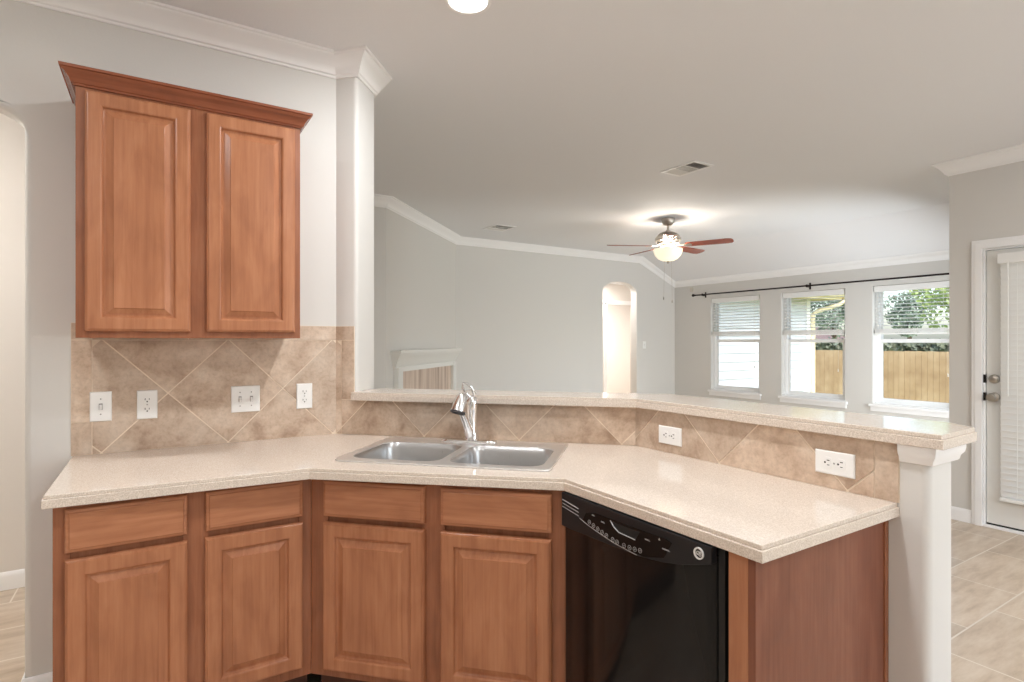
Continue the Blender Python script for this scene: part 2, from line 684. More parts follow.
# passage and the room past it
p = MB()
p.box(5.2, 5.3, YBACK + 0.13, 7.6, 0, 2.39)
p.box(7.5, 7.6, YBACK + 0.13, 7.6, 0, 2.39)
struct('wall_passage', p, 'hall_paint')
p = MB()
p.plate([(5.2, 0), (6.765, 0), (6.765, 2.03), (7.43, 2.03), (7.43, 0), (7.6, 0), (7.6, 2.39), (5.2, 2.39)], [], 7.6, 7.7, lambda u, v, q: (u, q, v))
struct('wall_passage_end', p, 'hall_paint')
struct('ceiling_passage', MB().box(5.2, 9.4, YBACK + 0.13, 9.8, 2.38, 2.41), 'ceiling_paint')
p = MB()
p.box(5.2, 9.4, 9.5, 9.6, 0, 2.39)
p.box(5.2, 5.3, 7.7, 9.5, 0, 2.39)
p.box(9.3, 9.4, 7.7, 9.5, 0, 2.39)
struct('wall_bedroom', p, 'hall_paint')
p = MB()
for x0, x1 in ((6.70, 6.775), (7.42, 7.495)):
    p.box(x0, x1, 7.582, 7.6, 0, 2.045)
p.box(6.70, 7.495, 7.582, 7.6, 2.015, 2.09)
dc = thing('door_2', 'white door casing seen through the arched passage', 'doorway', (7.0, 7.6, 0), 0, None, 'structure')
for v_ in p.bm.verts:
    v_.co -= Vector((7.0, 7.6, 0))
p.build('casing', 'white_trim', dc, bevel=0.004)
MB().box(-0.237, -0.225, 0.03, 0.07, 0.90, 1.0).build('strike_plate', 'dark_bronze', dc)

# window wall with three openings
WINS = [(5.045, 5.905), (3.836, 4.704), (2.640, 3.508)]
WZ0, WZ1 = 0.585, 2.035
holes = [[(a, WZ0), (b, WZ0), (b, WZ1), (a, WZ1)] for a, b in WINS]
w = MB().plate([(1.75, 0), (6.77, 0), (6.77, 2.42), (1.75, 2.42)], holes, XWIN, XWIN + 0.15, lambda u, v, q: (q, u, v))
struct('wall_window', w, 'wall_paint')

# wall with the patio door, and the jog back to the window wall
DY0, DY1, DH = 0.735, 1.662, 2.035
w = MB().plate([(-2.35, 0), (DY0, 0), (DY0, DH), (DY1, DH), (DY1, 0), (1.874, 0), (1.874, CEIL), (-2.35, CEIL)], [],
               XDOOR, XDOOR + 0.14, lambda u, v, q: (q, u, v))
struct('wall_door', w, 'wall_paint', bevel=0.012)
w = MB().plate([(XDOOR + 0.1, 0), (7.6, 0), (7.6, 2.42), (6.62, CEIL), (XDOOR + 0.1, CEIL)], [rect(5.5, 7.2, 0.12, 2.03)], 1.754, 1.874, lambda u, v, q: (u, q, v))  # hidden opening added to admit the jog fill light
struct('wall_jog', w, 'wall_paint')

# crown moulding, one run round the rooms
CP = [(0, -0.098), (0.008, -0.098), (0.012, -0.090), (0.020, -0.086), (0.025, -0.076), (0.038, -0.055), (0.055, -0.034), (0.070, -0.022),
      (0.073, -0.013), (0.083, -0.010), (0.085, -0.001), (0, -0.001)]
path = [(-2.0, YW), (0.73, YW), (0.808, 2.677), (0.943, 2.828), (0.94, 3.0), (0.94, 5.166), (1.836, 5.166), (3.31, YBACK), (6.62, YBACK),
        (XWIN, YBACK), (XWIN, 1.874), (6.62, 1.874), (XDOOR, 1.874), (XDOOR, -2.2)]
zs = [CEIL] * 9 + [2.364, 2.364] + [CEIL] * 3
t = MB().sweep(path, CP, zs)
struct('trim_1', t, 'white_trim', 'white crown moulding running round the top of the walls', 'crown moulding', smooth=35)
# cap moulding under the bar end
CP2 = [(0, -0.050), (0.007, -0.050), (0.010, -0.046), (0.012, -0.036), (0.019, -0.026), (0.021, -0.014), (0.021, -0.001), (0, -0.001)]
t = MB().sweep([(XP, 0.742), (XP, 0.673), (XP + back, 0.673), (XP + back, 1.0)], CP2, [ZBAR] * 4)
struct('trim_2', t, 'white_trim', 'white cap moulding under the end of the raised bar', 'moulding', smooth=35)

BP = [(0, 0.001), (0.013, 0.001), (0.013, 0.075), (0.009, 0.090), (0.004, 0.098), (0, 0.098)]


def baseboard(name, path, label):
    struct(name, MB().sweep(path, BP), 'white_trim', label, 'baseboard', smooth=35)


baseboard('baseboard_hall', [(-2.0, 4.083), (0.82, 4.083)], 'white baseboard along the hall wall seen through the left opening')
baseboard('baseboard_left', [(-0.423, 2.875), (-0.423, YW), (-0.262, YW)], 'white baseboard at the end of the left kitchen wall')
baseboard('baseboard_door', [(XDOOR, 1.874), (XDOOR, 1.730)], 'short white baseboard left of the patio door')
baseboard('baseboard_back', [(3.31, YBACK), (ax0, YBACK)], 'white baseboard along the far living room wall')
baseboard('baseboard_window', [(XWIN, YBACK), (XWIN, 1.874)], 'white baseboard below the three windows')

# ------------------------------------------------------------------ windows, blinds, patio door
for i, (y0, y1) in enumerate(WINS):
    where = ('left', 'middle', 'right')[i]
    seen = ('white siding behind it', 'house corner, downspout and fence behind it', 'long fence and light green tree behind it')[i]
    wt = thing('window_%d' % (i + 1), '%s single hung white window of the three, %s' % (where, seen), 'window', (XWIN, (y0 + y1) / 2, WZ0), -90, None, 'structure')
    # local: x along -Y, y into the wall, z up
    hwid, H_ = (y1 - y0) / 2, WZ1 - WZ0
    m = MB()
    rect = lambda a, b, c_, d: [(a, c_), (b, c_), (b, d), (a, d)]
    m.plate(rect(-hwid, hwid, 0, H_), [rect(-hwid + 0.035, hwid - 0.035, 0.035, H_ - 0.035)], 0.075, 0.145, lambda u, v, q: (u, q, v))
    m.build('window_frame', 'vinyl_white', wt, bevel=0.003)
    zr = 0.755
    m = MB()
    m.plate(rect(-hwid + 0.03, hwid - 0.03, zr, H_ - 0.03), [rect(-hwid + 0.065, hwid - 0.065, zr + 0.045, H_ - 0.065)], 0.112, 0.135, lambda u, v, q: (u, q, v))
    m.build('upper_sash', 'vinyl_white', wt, bevel=0.003)
    m = MB()
    m.plate(rect(-hwid + 0.03, hwid - 0.03, 0.03, zr + 0.045), [rect(-hwid + 0.075, hwid - 0.075, 0.075, zr)], 0.086, 0.110, lambda u, v, q: (u, q, v))
    m.build('lower_sash', 'vinyl_white', wt, bevel=0.003)
    MB().box(-hwid + 0.06, hwid - 0.06, 0.122, 0.126, zr + 0.04, H_ - 0.06).build('upper_pane', 'window_glass', wt)
    MB().box(-hwid + 0.07, hwid - 0.07, 0.096, 0.100, 0.07, zr + 0.005).build('lower_pane', 'window_glass', wt)
    m = MB().box(-hwid - 0.035, hwid + 0.035, -0.035, 0.0, -0.03, 0.0)
    m.box(-hwid, hwid, -0.001, 0.08, 0.0, 0.012)
    m.box(-hwid - 0.02, hwid + 0.02, -0.014, 0.0, -0.085, -0.03)
    m.build('window_sill', 'white_trim', wt, bevel=0.004)
    # blind, raised to the meeting rail
    b = thing('window_blind', 'white slatted blind half lowered in the %s living room window' % where, 'blind', (XWIN, (y0 + y1) / 2, 1.44), -90,
              'half lowered window blinds')
    hb = hwid - 0.012
    MB().box(-hb, hb, 0.008, 0.066, WZ1 - 1.44 - 0.075, WZ1 - 1.44 - 0.004).build('valance', 'blind_white', b, bevel=0.004)
    m = MB()
    tilt = rad((16, 10, 12)[i])
    zz = 0.105
    while zz < WZ1 - 1.44 - 0.08:
        cx_, sx_ = 0.024 * math.cos(tilt), 0.024 * math.sin(tilt)
        pr = [(-hb + 0.01, 0.038 - cx_, zz - sx_), (-hb + 0.01, 0.038, zz + 0.004), (-hb + 0.01, 0.038 + cx_, zz + sx_),
              (-hb + 0.01, 0.038 + cx_, zz + sx_ + 0.0025), (-hb + 0.01, 0.038, zz + 0.0065), (-hb + 0.01, 0.038 - cx_, zz - sx_ + 0.0025)]
        m.loft([pr, [(hb - 0.01, q[1], q[2]) for q in pr]])
        zz += 0.043
    m.build('slats', 'blind_white', b)
    m = MB()
    for k in range(9):
        m.box(-hb + 0.008, hb - 0.008, 0.013, 0.062, 0.022 + k * 0.0052, 0.022 + k * 0.0052 + 0.004)
    m.box(-hb + 0.006, hb - 0.006, 0.012, 0.064, 0.0, 0.019)
    m.build('bottom_rail', 'blind_white', b, bevel=0.001)
    for xx in (-hb + 0.12, hb - 0.12):
        MB().tube([(xx, 0.012, 0.02), (xx, 0.012, WZ1 - 1.44 - 0.07)], 0.0012, 6).build('ladder_cord', 'blind_white', b)
    m = MB()
    m.tube([(hb - 0.075, 0.004, WZ1 - 1.44 - 0.06), (hb - 0.075, 0.004, -0.44)], 0.0012, 6)
    m.lathe([(0.002, -0.44), (0.006, -0.445), (0.007, -0.475), (0.003, -0.48)], (hb - 0.075, 0.004, 0), 10)
    m.build('pull_cord', 'beige_plastic', b)

# unseen windows, added so the fill lights have openings
for nm, lb, cx, yy, wd, z0, z1, nlt in (('window_4', 'added white window group for fill light in the wall behind the dining corner', 3.3, -2.3, 2.5, 0.6, 2.1, 3),
                                        ('window_5', 'added white patio window for fill light in the jog wall of the living room', 6.35, 1.80, 1.7, 0.12, 2.03, 2)):
    wt = thing(nm, lb, 'window', (cx, yy, z0), 0, None, 'structure')
    step = wd / nlt
    hl = [rect(-wd / 2 + k * step + 0.04, -wd / 2 + (k + 1) * step - 0.04, 0.05, z1 - z0 - 0.05) for k in range(nlt)]
    MB().plate(rect(-wd / 2, wd / 2, 0, z1 - z0), hl, -0.03, 0.03, lambda u, v, q: (u, q, v)).build('window_frame', 'vinyl_white', wt)
    for h_ in hl:
        MB().box(h_[0][0] - 0.005, h_[1][0] + 0.005, -0.004, 0.004, h_[0][1] - 0.005, h_[2][1] + 0.005).build('pane', 'window_glass', wt)

# patio door
dt = thing('door_1', 'white patio door with full glass and satin knob at the right edge', 'door', (XDOOR, (DY0 + DY1) / 2, 0), -90, None, 'structure')
hd = (DY1 - DY0) / 2
m = MB()
cw = 0.066
out = [(-hd - cw, 0), (-hd, 0), (-hd, DH), (hd, DH), (hd, 0), (hd + cw, 0), (hd + cw, DH + cw), (-hd - cw, DH + cw)]
m.plate(out, [], -0.018, 0.0, lambda u, v, q: (u, q, v))
inn = [(-hd - cw + 0.02, 0), (-hd, 0), (-hd, DH), (hd, DH), (hd, 0), (hd + cw - 0.02, 0), (hd + cw - 0.02, DH + cw - 0.02), (-hd - cw + 0.02, DH + cw - 0.02)]
m.plate(inn, [], -0.024, -0.01, lambda u, v, q: (u, q, v))
m.build('casing', 'white_trim', dt, bevel=0.003)
MB().plate([(-hd, 0), (-hd + 0.012, 0), (-hd + 0.012, DH - 0.012), (hd - 0.012, DH - 0.012), (hd - 0.012, 0), (hd, 0), (hd, DH), (-hd, DH)], [], 0.0, 0.13,
           lambda u, v, q: (u, q, v)).build('jamb', 'white_trim', dt)
gx0, gx1, gz0, gz1 = -hd + 0.125, hd - 0.125, 0.26, 1.895
m = MB().plate([(-hd + 0.015, 0.03), (hd - 0.015, 0.03), (hd - 0.015, DH - 0.015), (-hd + 0.015, DH - 0.015)],
               [[(gx0, gz0), (gx1, gz0), (gx1, gz1), (gx0, gz1)]], 0.012, 0.056, lambda u, v, q: (u, q, v))
m.plate([(gx0 - 0.03, gz0 - 0.03), (gx1 + 0.03, gz0 - 0.03), (gx1 + 0.03, gz1 + 0.03), (gx0 - 0.03, gz1 + 0.03)],
        [[(gx0, gz0), (gx1, gz0), (gx1, gz1), (gx0, gz1)]], 0.004, 0.013, lambda u, v, q: (u, q, v))
m.build('door_panel', 'white_door', dt, bevel=0.003)
MB().box(gx0 - 0.004, gx1 + 0.004, 0.032, 0.038, gz0 - 0.004, gz1 + 0.004).build('pane', 'window_glass', dt)
m = MB().box(-hd, hd, -0.02, 0.14, 0.0, 0.018)
m.build('threshold', 'white_trim', dt, bevel=0.004)
MB().box(-hd + 0.015, hd - 0.015, 0.014, 0.054, 0.018, 0.032).build('door_sweep', 'rubber_black', dt)
kx = -hd + 0.062
m = MB().lathe([(0.0, -0.012), (0.022, -0.010), (0.032, -0.002), (0.033, 0.012)], (kx, 0, 1.084), 24, 'Y')
m.box(kx - 0.014, kx + 0.014, -0.026, -0.008, 1.078, 1.090)
m.build('deadbolt', 'brushed_nickel', dt, smooth=40)
m = MB().lathe([(0.033, 0.012), (0.032, 0.0), (0.014, -0.008), (0.012, -0.028), (0.024, -0.038), (0.030, -0.052), (0.026, -0.066), (0.0, -0.070)], (kx, 0, 0.953), 24, 'Y')
m.build('door_knob', 'brushed_nickel', dt, smooth=40)
m = MB()
for zz in (0.953, 1.084):
    m.box(-hd - 0.004, -hd + 0.012, -0.001, 0.045, zz - 0.03, zz + 0.03)
m.build('strike_plate', 'dark_bronze', dt)

# blind on the door
b = thing('door_blind', 'white slatted blind hanging over the patio door glass', 'blind', (XDOOR, (DY0 + DY1) / 2, 0.22), -90)
bx0, bx1 = gx0 - 0.014, gx1 + 0.014
MB().box(bx0 - 0.012, bx1 + 0.012, -0.062, 0.003, 1.69, 1.765).build('valance', 'blind_white', b, bevel=0.004)
m = MB()
tilt = rad(68)
zz = 0.05
while zz < 1.69:
    cx_, sx_ = 0.024 * math.cos(tilt), 0.024 * math.sin(tilt)
    pr = [(bx0, -0.03 - cx_, zz + sx_), (bx0, -0.03, zz + 0.003), (bx0, -0.03 + cx_, zz - sx_), (bx0, -0.03 + cx_, zz - sx_ + 0.0025), (bx0, -0.03, zz + 0.0055), (bx0, -0.03 - cx_, zz + sx_ + 0.0025)]
    m.loft([pr, [(bx1, q[1], q[2]) for q in pr]])
    zz += 0.043
m.build('slats', 'blind_white', b)
MB().box(bx0, bx1, -0.056, -0.004, 0.0, 0.022).build('bottom_rail', 'blind_white', b, bevel=0.002)
for xx in (bx0 + 0.10, bx1 - 0.10):
    MB().tube([(xx, -0.056, 0.01), (xx, -0.056, 1.70)], 0.0012, 6).build('ladder_cord', 'blind_white', b)
MB().tube([(bx0 + 0.05, -0.064, 1.70), (bx0 + 0.05, -0.066, 0.75)], 0.004, 8).build('tilt_wand', 'blind_white', b)

# curtain rod over the windows
cr = thing('curtain_rod', 'thin dark bronze curtain rod above the three windows', 'curtain rod', (XWIN, 4.2, 2.1), -90)
MB().tube([(-1.95, -0.085, 0), (2.2, -0.085, 0)], 0.011, 12).build('rod', 'dark_bronze', cr, smooth=40)
for s, xx in ((-1, -1.95), (1, 2.2)):
    MB().lathe([(0.0, s * 0.055), (0.016, s * 0.050), (0.024, s * 0.034), (0.020, s * 0.018), (0.011, s * 0.010), (0.016, s * 0.004), (0.016, s * -0.004)],
               (xx, -0.085, 0), 16, 'X').build('finial', 'dark_bronze', cr, smooth=40)
for xx in (-1.80, -0.09, 2.0):
    m = MB().box(xx - 0.012, xx + 0.012, -0.006, 0, -0.045, 0.045)
    m.box(xx - 0.007, xx + 0.007, -0.09, 0, -0.02, -0.008)
    m.lathe([(0.019, -0.008), (0.019, 0.008)], (xx, -0.085, 0), 14, 'X')
    m.build('bracket', 'dark_bronze', cr, bevel=0.002)

# ------------------------------------------------------------------ base cabinets


def nested_front(m, x0, x1, z0, z1, loops):
    """rectangle loops (inset, y) from back edge to front centre"""
    ls = [[(x0 + i, y, z0 + i), (x1 - i, y, z0 + i), (x1 - i, y, z1 - i), (x0 + i, y, z1 - i)] for i, y in loops]
    m.loft(ls)
    return m


DOOR = [(0, 0.0), (0, -0.010), (0.002, -0.0150), (0.004, -0.0165), (0.006, -0.0165), (0.0075, -0.0195), (0.010, -0.020), (0.044, -0.020), (0.048, -0.0190), (0.0505, -0.0160),
        (0.052, -0.0105), (0.0545, -0.0085), (0.060, -0.0085), (0.063, -0.0100), (0.080, -0.0170), (0.0815, -0.0195), (0.083, -0.0200)]
DRAWER = [(0, 0.0), (0, -0.010), (0.003, -0.0140), (0.008, -0.0155), (0.010, -0.0160), (0.0115, -0.0190), (0.0135, -0.020)]


def cabinet(name, label, loc, rot, width, depth, doors, drawers, zd, stiles, back=True):
    """doors and drawers: lists of (x0, x1); zd: (drawer z0, drawer z1, door z0, door z1)"""
    t = thing(name, label, 'cabinet', loc, rot)
    m = MB()
    z0, z1 = 0.15, 0.876
    m.box(0, 0.018, 0.018, depth, z0, z1)
    m.box(width - 0.018, width, 0.018, depth, z0, z1)
    m.box(0.018, width - 0.018, 0.02, depth, z0, z0 + 0.018)
    if back:
        m.box(0.018, width - 0.018, depth - 0.008, depth, z0 + 0.018, z1)
    m.build('carcass', 'cherry_frame', t)
    # face frame: outline with an opening behind every front
    hs = []
    for a, b_ in doors:
        hs.append([(a + 0.012, zd[2] + 0.012), (b_ - 0.012, zd[2] + 0.012), (b_ - 0.012, zd[1] - 0.012), (a + 0.012, zd[1] - 0.012)])
    m = MB().plate([(0, z0), (width, z0), (width, z1), (0, z1)], hs, 0.0, 0.019, lambda u, v, q: (u, q, v))
    for a, b_ in doors:
        m.box(a + 0.008, b_ - 0.008, 0.0085, 0.018, zd[3] - 0.02, zd[0] + 0.02)
    m.build('face_frame', 'cherry_frame', t, bevel=0.001)
    MB().box(0.0, width, 0.065, 0.085, 0.0, z0).build('toe_kick', 'dark_toe_kick', t)
    for a, b_ in drawers:
        nested_front(MB(), a, b_, zd[0], zd[1], DRAWER).build('drawer_front', 'cherry_across', t)
    for a, b_ in doors:
        nested_front(MB(), a, b_, zd[2], zd[3], DOOR).build('door', 'cherry', t)
    return t


Y0 = 2.125
cabinet('base_cabinet', 'brown wooden base cabinet at left, under the counter below the wall outlets', (-0.262, Y0, 0), 0, 0.735, YW - Y0 - 0.002,
        [(0.029, 0.344), (0.394, 0.704)], [(0.029, 0.344), (0.396, 0.704)], (0.730, 0.860, 0.186, 0.709), None)
S0 = 1.837
cabinet('sink_base_cabinet', 'brown wooden angled cabinet under the stainless sink, left of the dishwasher', (*diag(-1.168, S0), 0), -45, 0.930, 0.60,
        [(0.055, 0.443), (0.501, 0.885)], [(0.055, 0.443), (0.501, 0.885)], (0.730, 0.858, 0.178, 0.709), None, back=False)

# end of the peninsula right of the dishwasher
t = thing('peninsula_end_panel', 'brown wooden end panel of the peninsula, right of the dishwasher', 'cabinet panel', (1.13, 0.85, 0), -90)
MB().box(0.004, 0.056, 0.0, 0.019, 0.0, 0.876).build('filler_strip', 'cherry', t, bevel=0.0015)
MB().box(0.056, 0.075, 0.0, 0.578, 0.0, 0.876).build('side_panel', 'end_panel_wood', t, bevel=0.001)
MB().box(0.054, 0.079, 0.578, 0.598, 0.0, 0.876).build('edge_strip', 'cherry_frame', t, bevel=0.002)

# upper cabinet
t = thing('wall_cabinet', 'brown wooden two-door wall cabinet hung above the backsplash', 'cabinet', (-0.238, 2.425, 1.371), 0)
W_, D_, H_ = 0.734, YW - 2.425 - 0.001, 0.90
MB().box(0, W_, 0.019, D_, 0, H_).build('carcass', 'cherry_frame', t, bevel=0.001)
hs = [[(0.026 + 0.014, 0.04), (0.342 - 0.014, 0.04), (0.342 - 0.014, 0.83), (0.026 + 0.014, 0.83)],
      [(0.394 + 0.014, 0.04), (0.712 - 0.014, 0.04), (0.712 - 0.014, 0.83), (0.394 + 0.014, 0.83)]]
MB().plate([(0, 0), (W_, 0), (W_, H_), (0, H_)], hs, 0, 0.019, lambda u, v, q: (u, q, v)).build('face_frame', 'cherry_frame', t, bevel=0.001)
for a, b_ in ((0.026, 0.342), (0.394, 0.712)):
    nested_front(MB(), a, b_, 0.023, 0.851, DOOR).build('door', 'cherry', t)
CC = [(0, 0.862), (0.006, 0.862), (0.008, 0.868), (0.012, 0.870), (0.016, 0.882), (0.026, 0.896), (0.034, 0.902), (0.036, 0.908), (0.041, 0.910), (0.042, 0.919), (0, 0.919)]
MB().sweep([(W_, D_), (W_, 0), (0, 0), (0, D_)][::-1], CC).build('crown_moulding', 'cherry_crown', t, smooth=35)

# ------------------------------------------------------------------ countertop and bar top
cpts = [(-0.283, YW), (-0.283, 2.085), (0.449, 2.045), (1.110, 1.450), (1.110, 0.745), (XP, 0.745), (XP, SD - XP), (SD - YW, YW)]
hole = [diag(u, s) for u, s in ((-1.088, 1.922), (-0.328, 1.922), (-0.328, 2.30), (-1.088, 2.30))]
m = MB().plate(cpts, [hole], 0.876, 0.9025)
m.plate(offset_poly(cpts, {0: 0.004, 1: 0.005, 2: 0.005, 3: 0.005, 4: 0.005}), [hole], 0.9025, 0.914)
tag(m.build('countertop', 'laminate', None, bevel=0.002), 'speckled beige laminate countertop wrapping from the left wall round the sink to the peninsula', 'countertop')

SF = 3.425
bpts = [(0.770, SF - 0.770), (1.700, SF - 1.700), (1.700, 0.632), (1.938, 0.640), (2.0, 0.725), (2.0, 1.80), (0.985, 2.80), (0.90, 2.785)]
m = MB().plate(bpts, [], 1.0802, 1.106)
m.plate(offset_poly(bpts, {0: 0.005, 1: 0.005, 2: 0.005, 3: 0.005, 4: 0.005, 5: 0.005}), [], 1.106, 1.118)
tag(m.build('bar_top', 'laminate', None, bevel=0.002), 'raised beige laminate bar ledge on the half wall behind the sink', 'bar top')

# ------------------------------------------------------------------ tiled backsplash


def clip(poly, x0, x1, z0, z1):
    def cut(pts, inside, inter):
        out = []
        for i in range(len(pts)):
            a, b_ = pts[i - 1], pts[i]
            ia, ib = inside(a), inside(b_)
            if ia != ib:
                out.append(inter(a, b_))
            if ib:
                out.append(b_)
        return out
    lx = lambda X: (lambda a, b_: (X, a[1] + (b_[1] - a[1]) * (X - a[0]) / (b_[0] - a[0])))
    lz = lambda Z: (lambda a, b_: (a[0] + (b_[0] - a[0]) * (Z - a[1]) / (b_[1] - a[1]), Z))
    for ins, it in ((lambda p: p[0] >= x0, lx(x0)), (lambda p: p[0] <= x1, lx(x1)), (lambda p: p[1] >= z0, lz(z0)), (lambda p: p[1] <= z1, lz(z1))):
        if not poly:
            return poly
        poly = cut(poly, ins, it)
    return poly


G = 0.0028


def tile_panel(parent, outline_rects, fields, borders, xv, zb, fn):
    """grout bed plus tiles; fields: rects holding the diagonal pattern; borders: rects of straight tiles"""
    bed = MB()
    for (x0, x1, z0, z1) in outline_rects:
        vs_ = [fn(*q) for q in ((x0, z0, 0), (x1, z0, 0), (x1, z1, 0), (x0, z1, 0), (x0, z0, 0.0035), (x1, z0, 0.0035), (x1, z1, 0.0035), (x0, z1, 0.0035))]
        v = [bed.v(q) for q in vs_]
        for q in ((0, 3, 2, 1), (4, 5, 6, 7), (0, 1, 5, 4), (1, 2, 6, 5), (2, 3, 7, 6), (3, 0, 4, 7)):
            bed.f([v[i] for i in q])
    bed.build('grout_bed', 'grout', parent)
    tl = MB()
    lay = tl.bm.verts.layers.float_color.new('tint')

    def add(poly):
        if len(poly) < 3:
            return
        cl = []
        for p_ in poly:
            if not cl or (abs(p_[0] - cl[-1][0]) + abs(p_[1] - cl[-1][1])) > 1e-4:
                cl.append(p_)
        if len(cl) > 2 and abs(cl[0][0] - cl[-1][0]) + abs(cl[0][1] - cl[-1][1]) < 1e-4:
            cl.pop()
        if len(cl) < 3:
            return
        area = sum(cl[i - 1][0] * cl[i][1] - cl[i][0] * cl[i - 1][1] for i in range(len(cl))) / 2
        if abs(area) < 2e-4:
            return
        col = (random.random(), random.random(), random.random(), 1)
        a = [tl.v(fn(q[0], q[1], 0.002)) for q in cl]
        b_ = [tl.v(fn(q[0], q[1], 0.0055)) for q in cl]
        for q in a + b_:
            q[lay] = col
        tl.f(b_)
        for i in range(len(cl)):
            tl.f([a[i - 1], a[i], b_[i], b_[i - 1]])
    P = 0.45
    g2 = G * 1.2
    for (x0, x1, z0, z1) in fields:
        for i in range(-8, 12):
            for j in range(-8, 12):
                a0, a1, b0, b1 = i * P + g2, (i + 1) * P - g2, j * P + g2, (j + 1) * P - g2
                poly = [((a + b_) / 2 + xv, (a - b_) / 2 + zb) for a, b_ in ((a0, b0), (a0, b1), (a1, b1), (a1, b0))]
                if max(q[0] for q in poly) < x0 or min(q[0] for q in poly) > x1:
                    continue
                add(clip(poly, x0 + G / 2, x1 - G / 2, z0 + G / 2, z1 - G / 2))
    for (x0, x1, z0, z1) in borders:
        add([(x0 + G / 2, z0 + G / 2), (x1 - G / 2, z0 + G / 2), (x1 - G / 2, z1 - G / 2), (x0 + G / 2, z1 - G / 2)])
    return tl.build('tiles', 'travertine_tile', parent)


BX = 'tile backsplashes'
bs = thing('tile_backsplash', 'tall tan stone tile backsplash under the wall cabinet', 'backsplash', (0.73, YW, 0.914), 0, BX)
bs2 = thing('tile_backsplash', 'low tan stone tile backsplash behind the sink, taller at its left end', 'backsplash', (0.73, YW, 0.914), -45, BX)
bs3 = thing('tile_backsplash', 'low tan stone tile backsplash along the peninsula, with two sideways outlets', 'backsplash', (XP, SD - XP, 0.914), -90, BX)
bz = 0.914


def on_left(x, z, w):
    return (x - 0.73, -w, z - bz)


def on_diag(s, z, w):
    return (s, -w, z - bz)


def on_pen(t_, z, w):
    return (t_, -w, z - bz)


ZF, ZT = 1.364, 1.431
tile_panel(bs, [(-0.284, 0.73, bz, ZT)], [(-0.218, 0.73, bz, ZF)],
           [(-0.284, -0.218, bz, 1.043), (-0.284, -0.218, 1.043, ZF), (-0.284, -0.218, ZF, ZT), (-0.218, 0.11, ZF, ZT), (0.11, 0.44, ZF, ZT), (0.44, 0.73, ZF, ZT)],
           0.262, 0.918, on_left)
L = 1.414
tile_panel(bs2, [(0.0, 0.098, bz, ZT), (0.098, L, bz, ZBAR)], [(0.0, 0.031, bz, ZF), (0.031, L, bz, ZBAR)],
           [(0.031, 0.098, ZBAR, ZF), (0.0, 0.098, ZF, ZT)], 0.004, 0.918, on_diag)
t_end = SD - XP - 0.745
tile_panel(bs3, [(0.0, t_end, bz, ZBAR)], [(0.0, 0.948, bz, ZBAR)], [(0.948, t_end, bz, ZBAR)], 0.424, 0.918, on_pen)

# ------------------------------------------------------------------ outlets and switches


def wall_plate(kind, label, loc, rot, horiz=False):
    name = {'outlet': 'wall_outlet', 'switch': 'light_switch', 'double': 'double_light_switch', 'rocker': 'light_switch'}[kind]
    t = thing(name, label, 'outlet' if kind == 'outlet' else 'light switch', loc, rot)
    w, h = (0.116, 0.116) if kind == 'double' else (0.071, 0.117)
    mp = (lambda x, y, z: (z, y, -x)) if horiz else (lambda x, y, z: (x, y, z))

    def remap(m):
        for v in m.bm.verts:
            v.co = Vector(mp(*v.co))
        return m
    m = MB()
    ls = [[(sx * (w / 2 - i), y, sz * (h / 2 - i)) for sx, sz in ((-1, -1), (1, -1), (1, 1), (-1, 1))] for i, y in ((0, 0), (0, -0.002), (0.0025, -0.005), (0.004, -0.0055))]
    m.loft(ls)
    remap(m).build('plate', 'white_plastic', t)
    if kind == 'outlet':
        for dz in (-0.0195, 0.0195):
            m = MB()
            o2 = [(x, z) for x, z in rrect(-0.0165, 0.0165, dz - 0.0135, dz + 0.0135, 0.009, 4)]
            m.plate(o2, [], -0.0068, -0.0050, lambda u, v, q: (u, q, v))
            r = remap(m).build('receptacle', 'white_plastic', t)
            m = MB()
            m.box(-0.0085, -0.0058, -0.0072, -0.0066, dz - 0.0012, dz + 0.0068)
            m.box(0.0058, 0.0080, -0.0072, -0.0066, dz - 0.0006, dz + 0.0062)
            m.lathe([(0.0030, -0.0072), (0.0030, -0.0066)], (0, 0, dz - 0.0068), 10, 'Y')
            remap(m).build('slots', 'slot_dark', r)
        m = MB().lathe([(0.0, -0.0064), (0.0024, -0.0062), (0.003, -0.0052)], (0, 0, 0), 10, 'Y')
        remap(m).build('screw', 'slot_grey', t)
    else:
        for dx in ((0,) if kind != 'double' else (-0.023, 0.023)):
            m = MB().box(dx - 0.006, dx + 0.006, -0.0062, -0.0050, -0.0125, 0.0125)
            r = remap(m).build('toggle_slot', 'slot_grey', t)
            m = MB()
            m.loft([[(dx - 0.0046, -0.005, -0.009), (dx + 0.0046, -0.005, -0.009), (dx + 0.0046, -0.005, 0.009), (dx - 0.0046, -0.005, 0.009)],
                    [(dx - 0.004, -0.0165, -0.011), (dx + 0.004, -0.0165, -0.011), (dx + 0.004, -0.0165, -0.004), (dx - 0.004, -0.0165, -0.004)]])
            remap(m).build('toggle', 'white_plastic', t, bevel=0.001)
            for dz in (-0.03, 0.03):
                m = MB().lathe([(0.0, -0.0064), (0.0024, -0.0062), (0.003, -0.0052)], (dx, 0, dz), 10, 'Y')
                remap(m).build('screw', 'slot_grey', t)
    return t


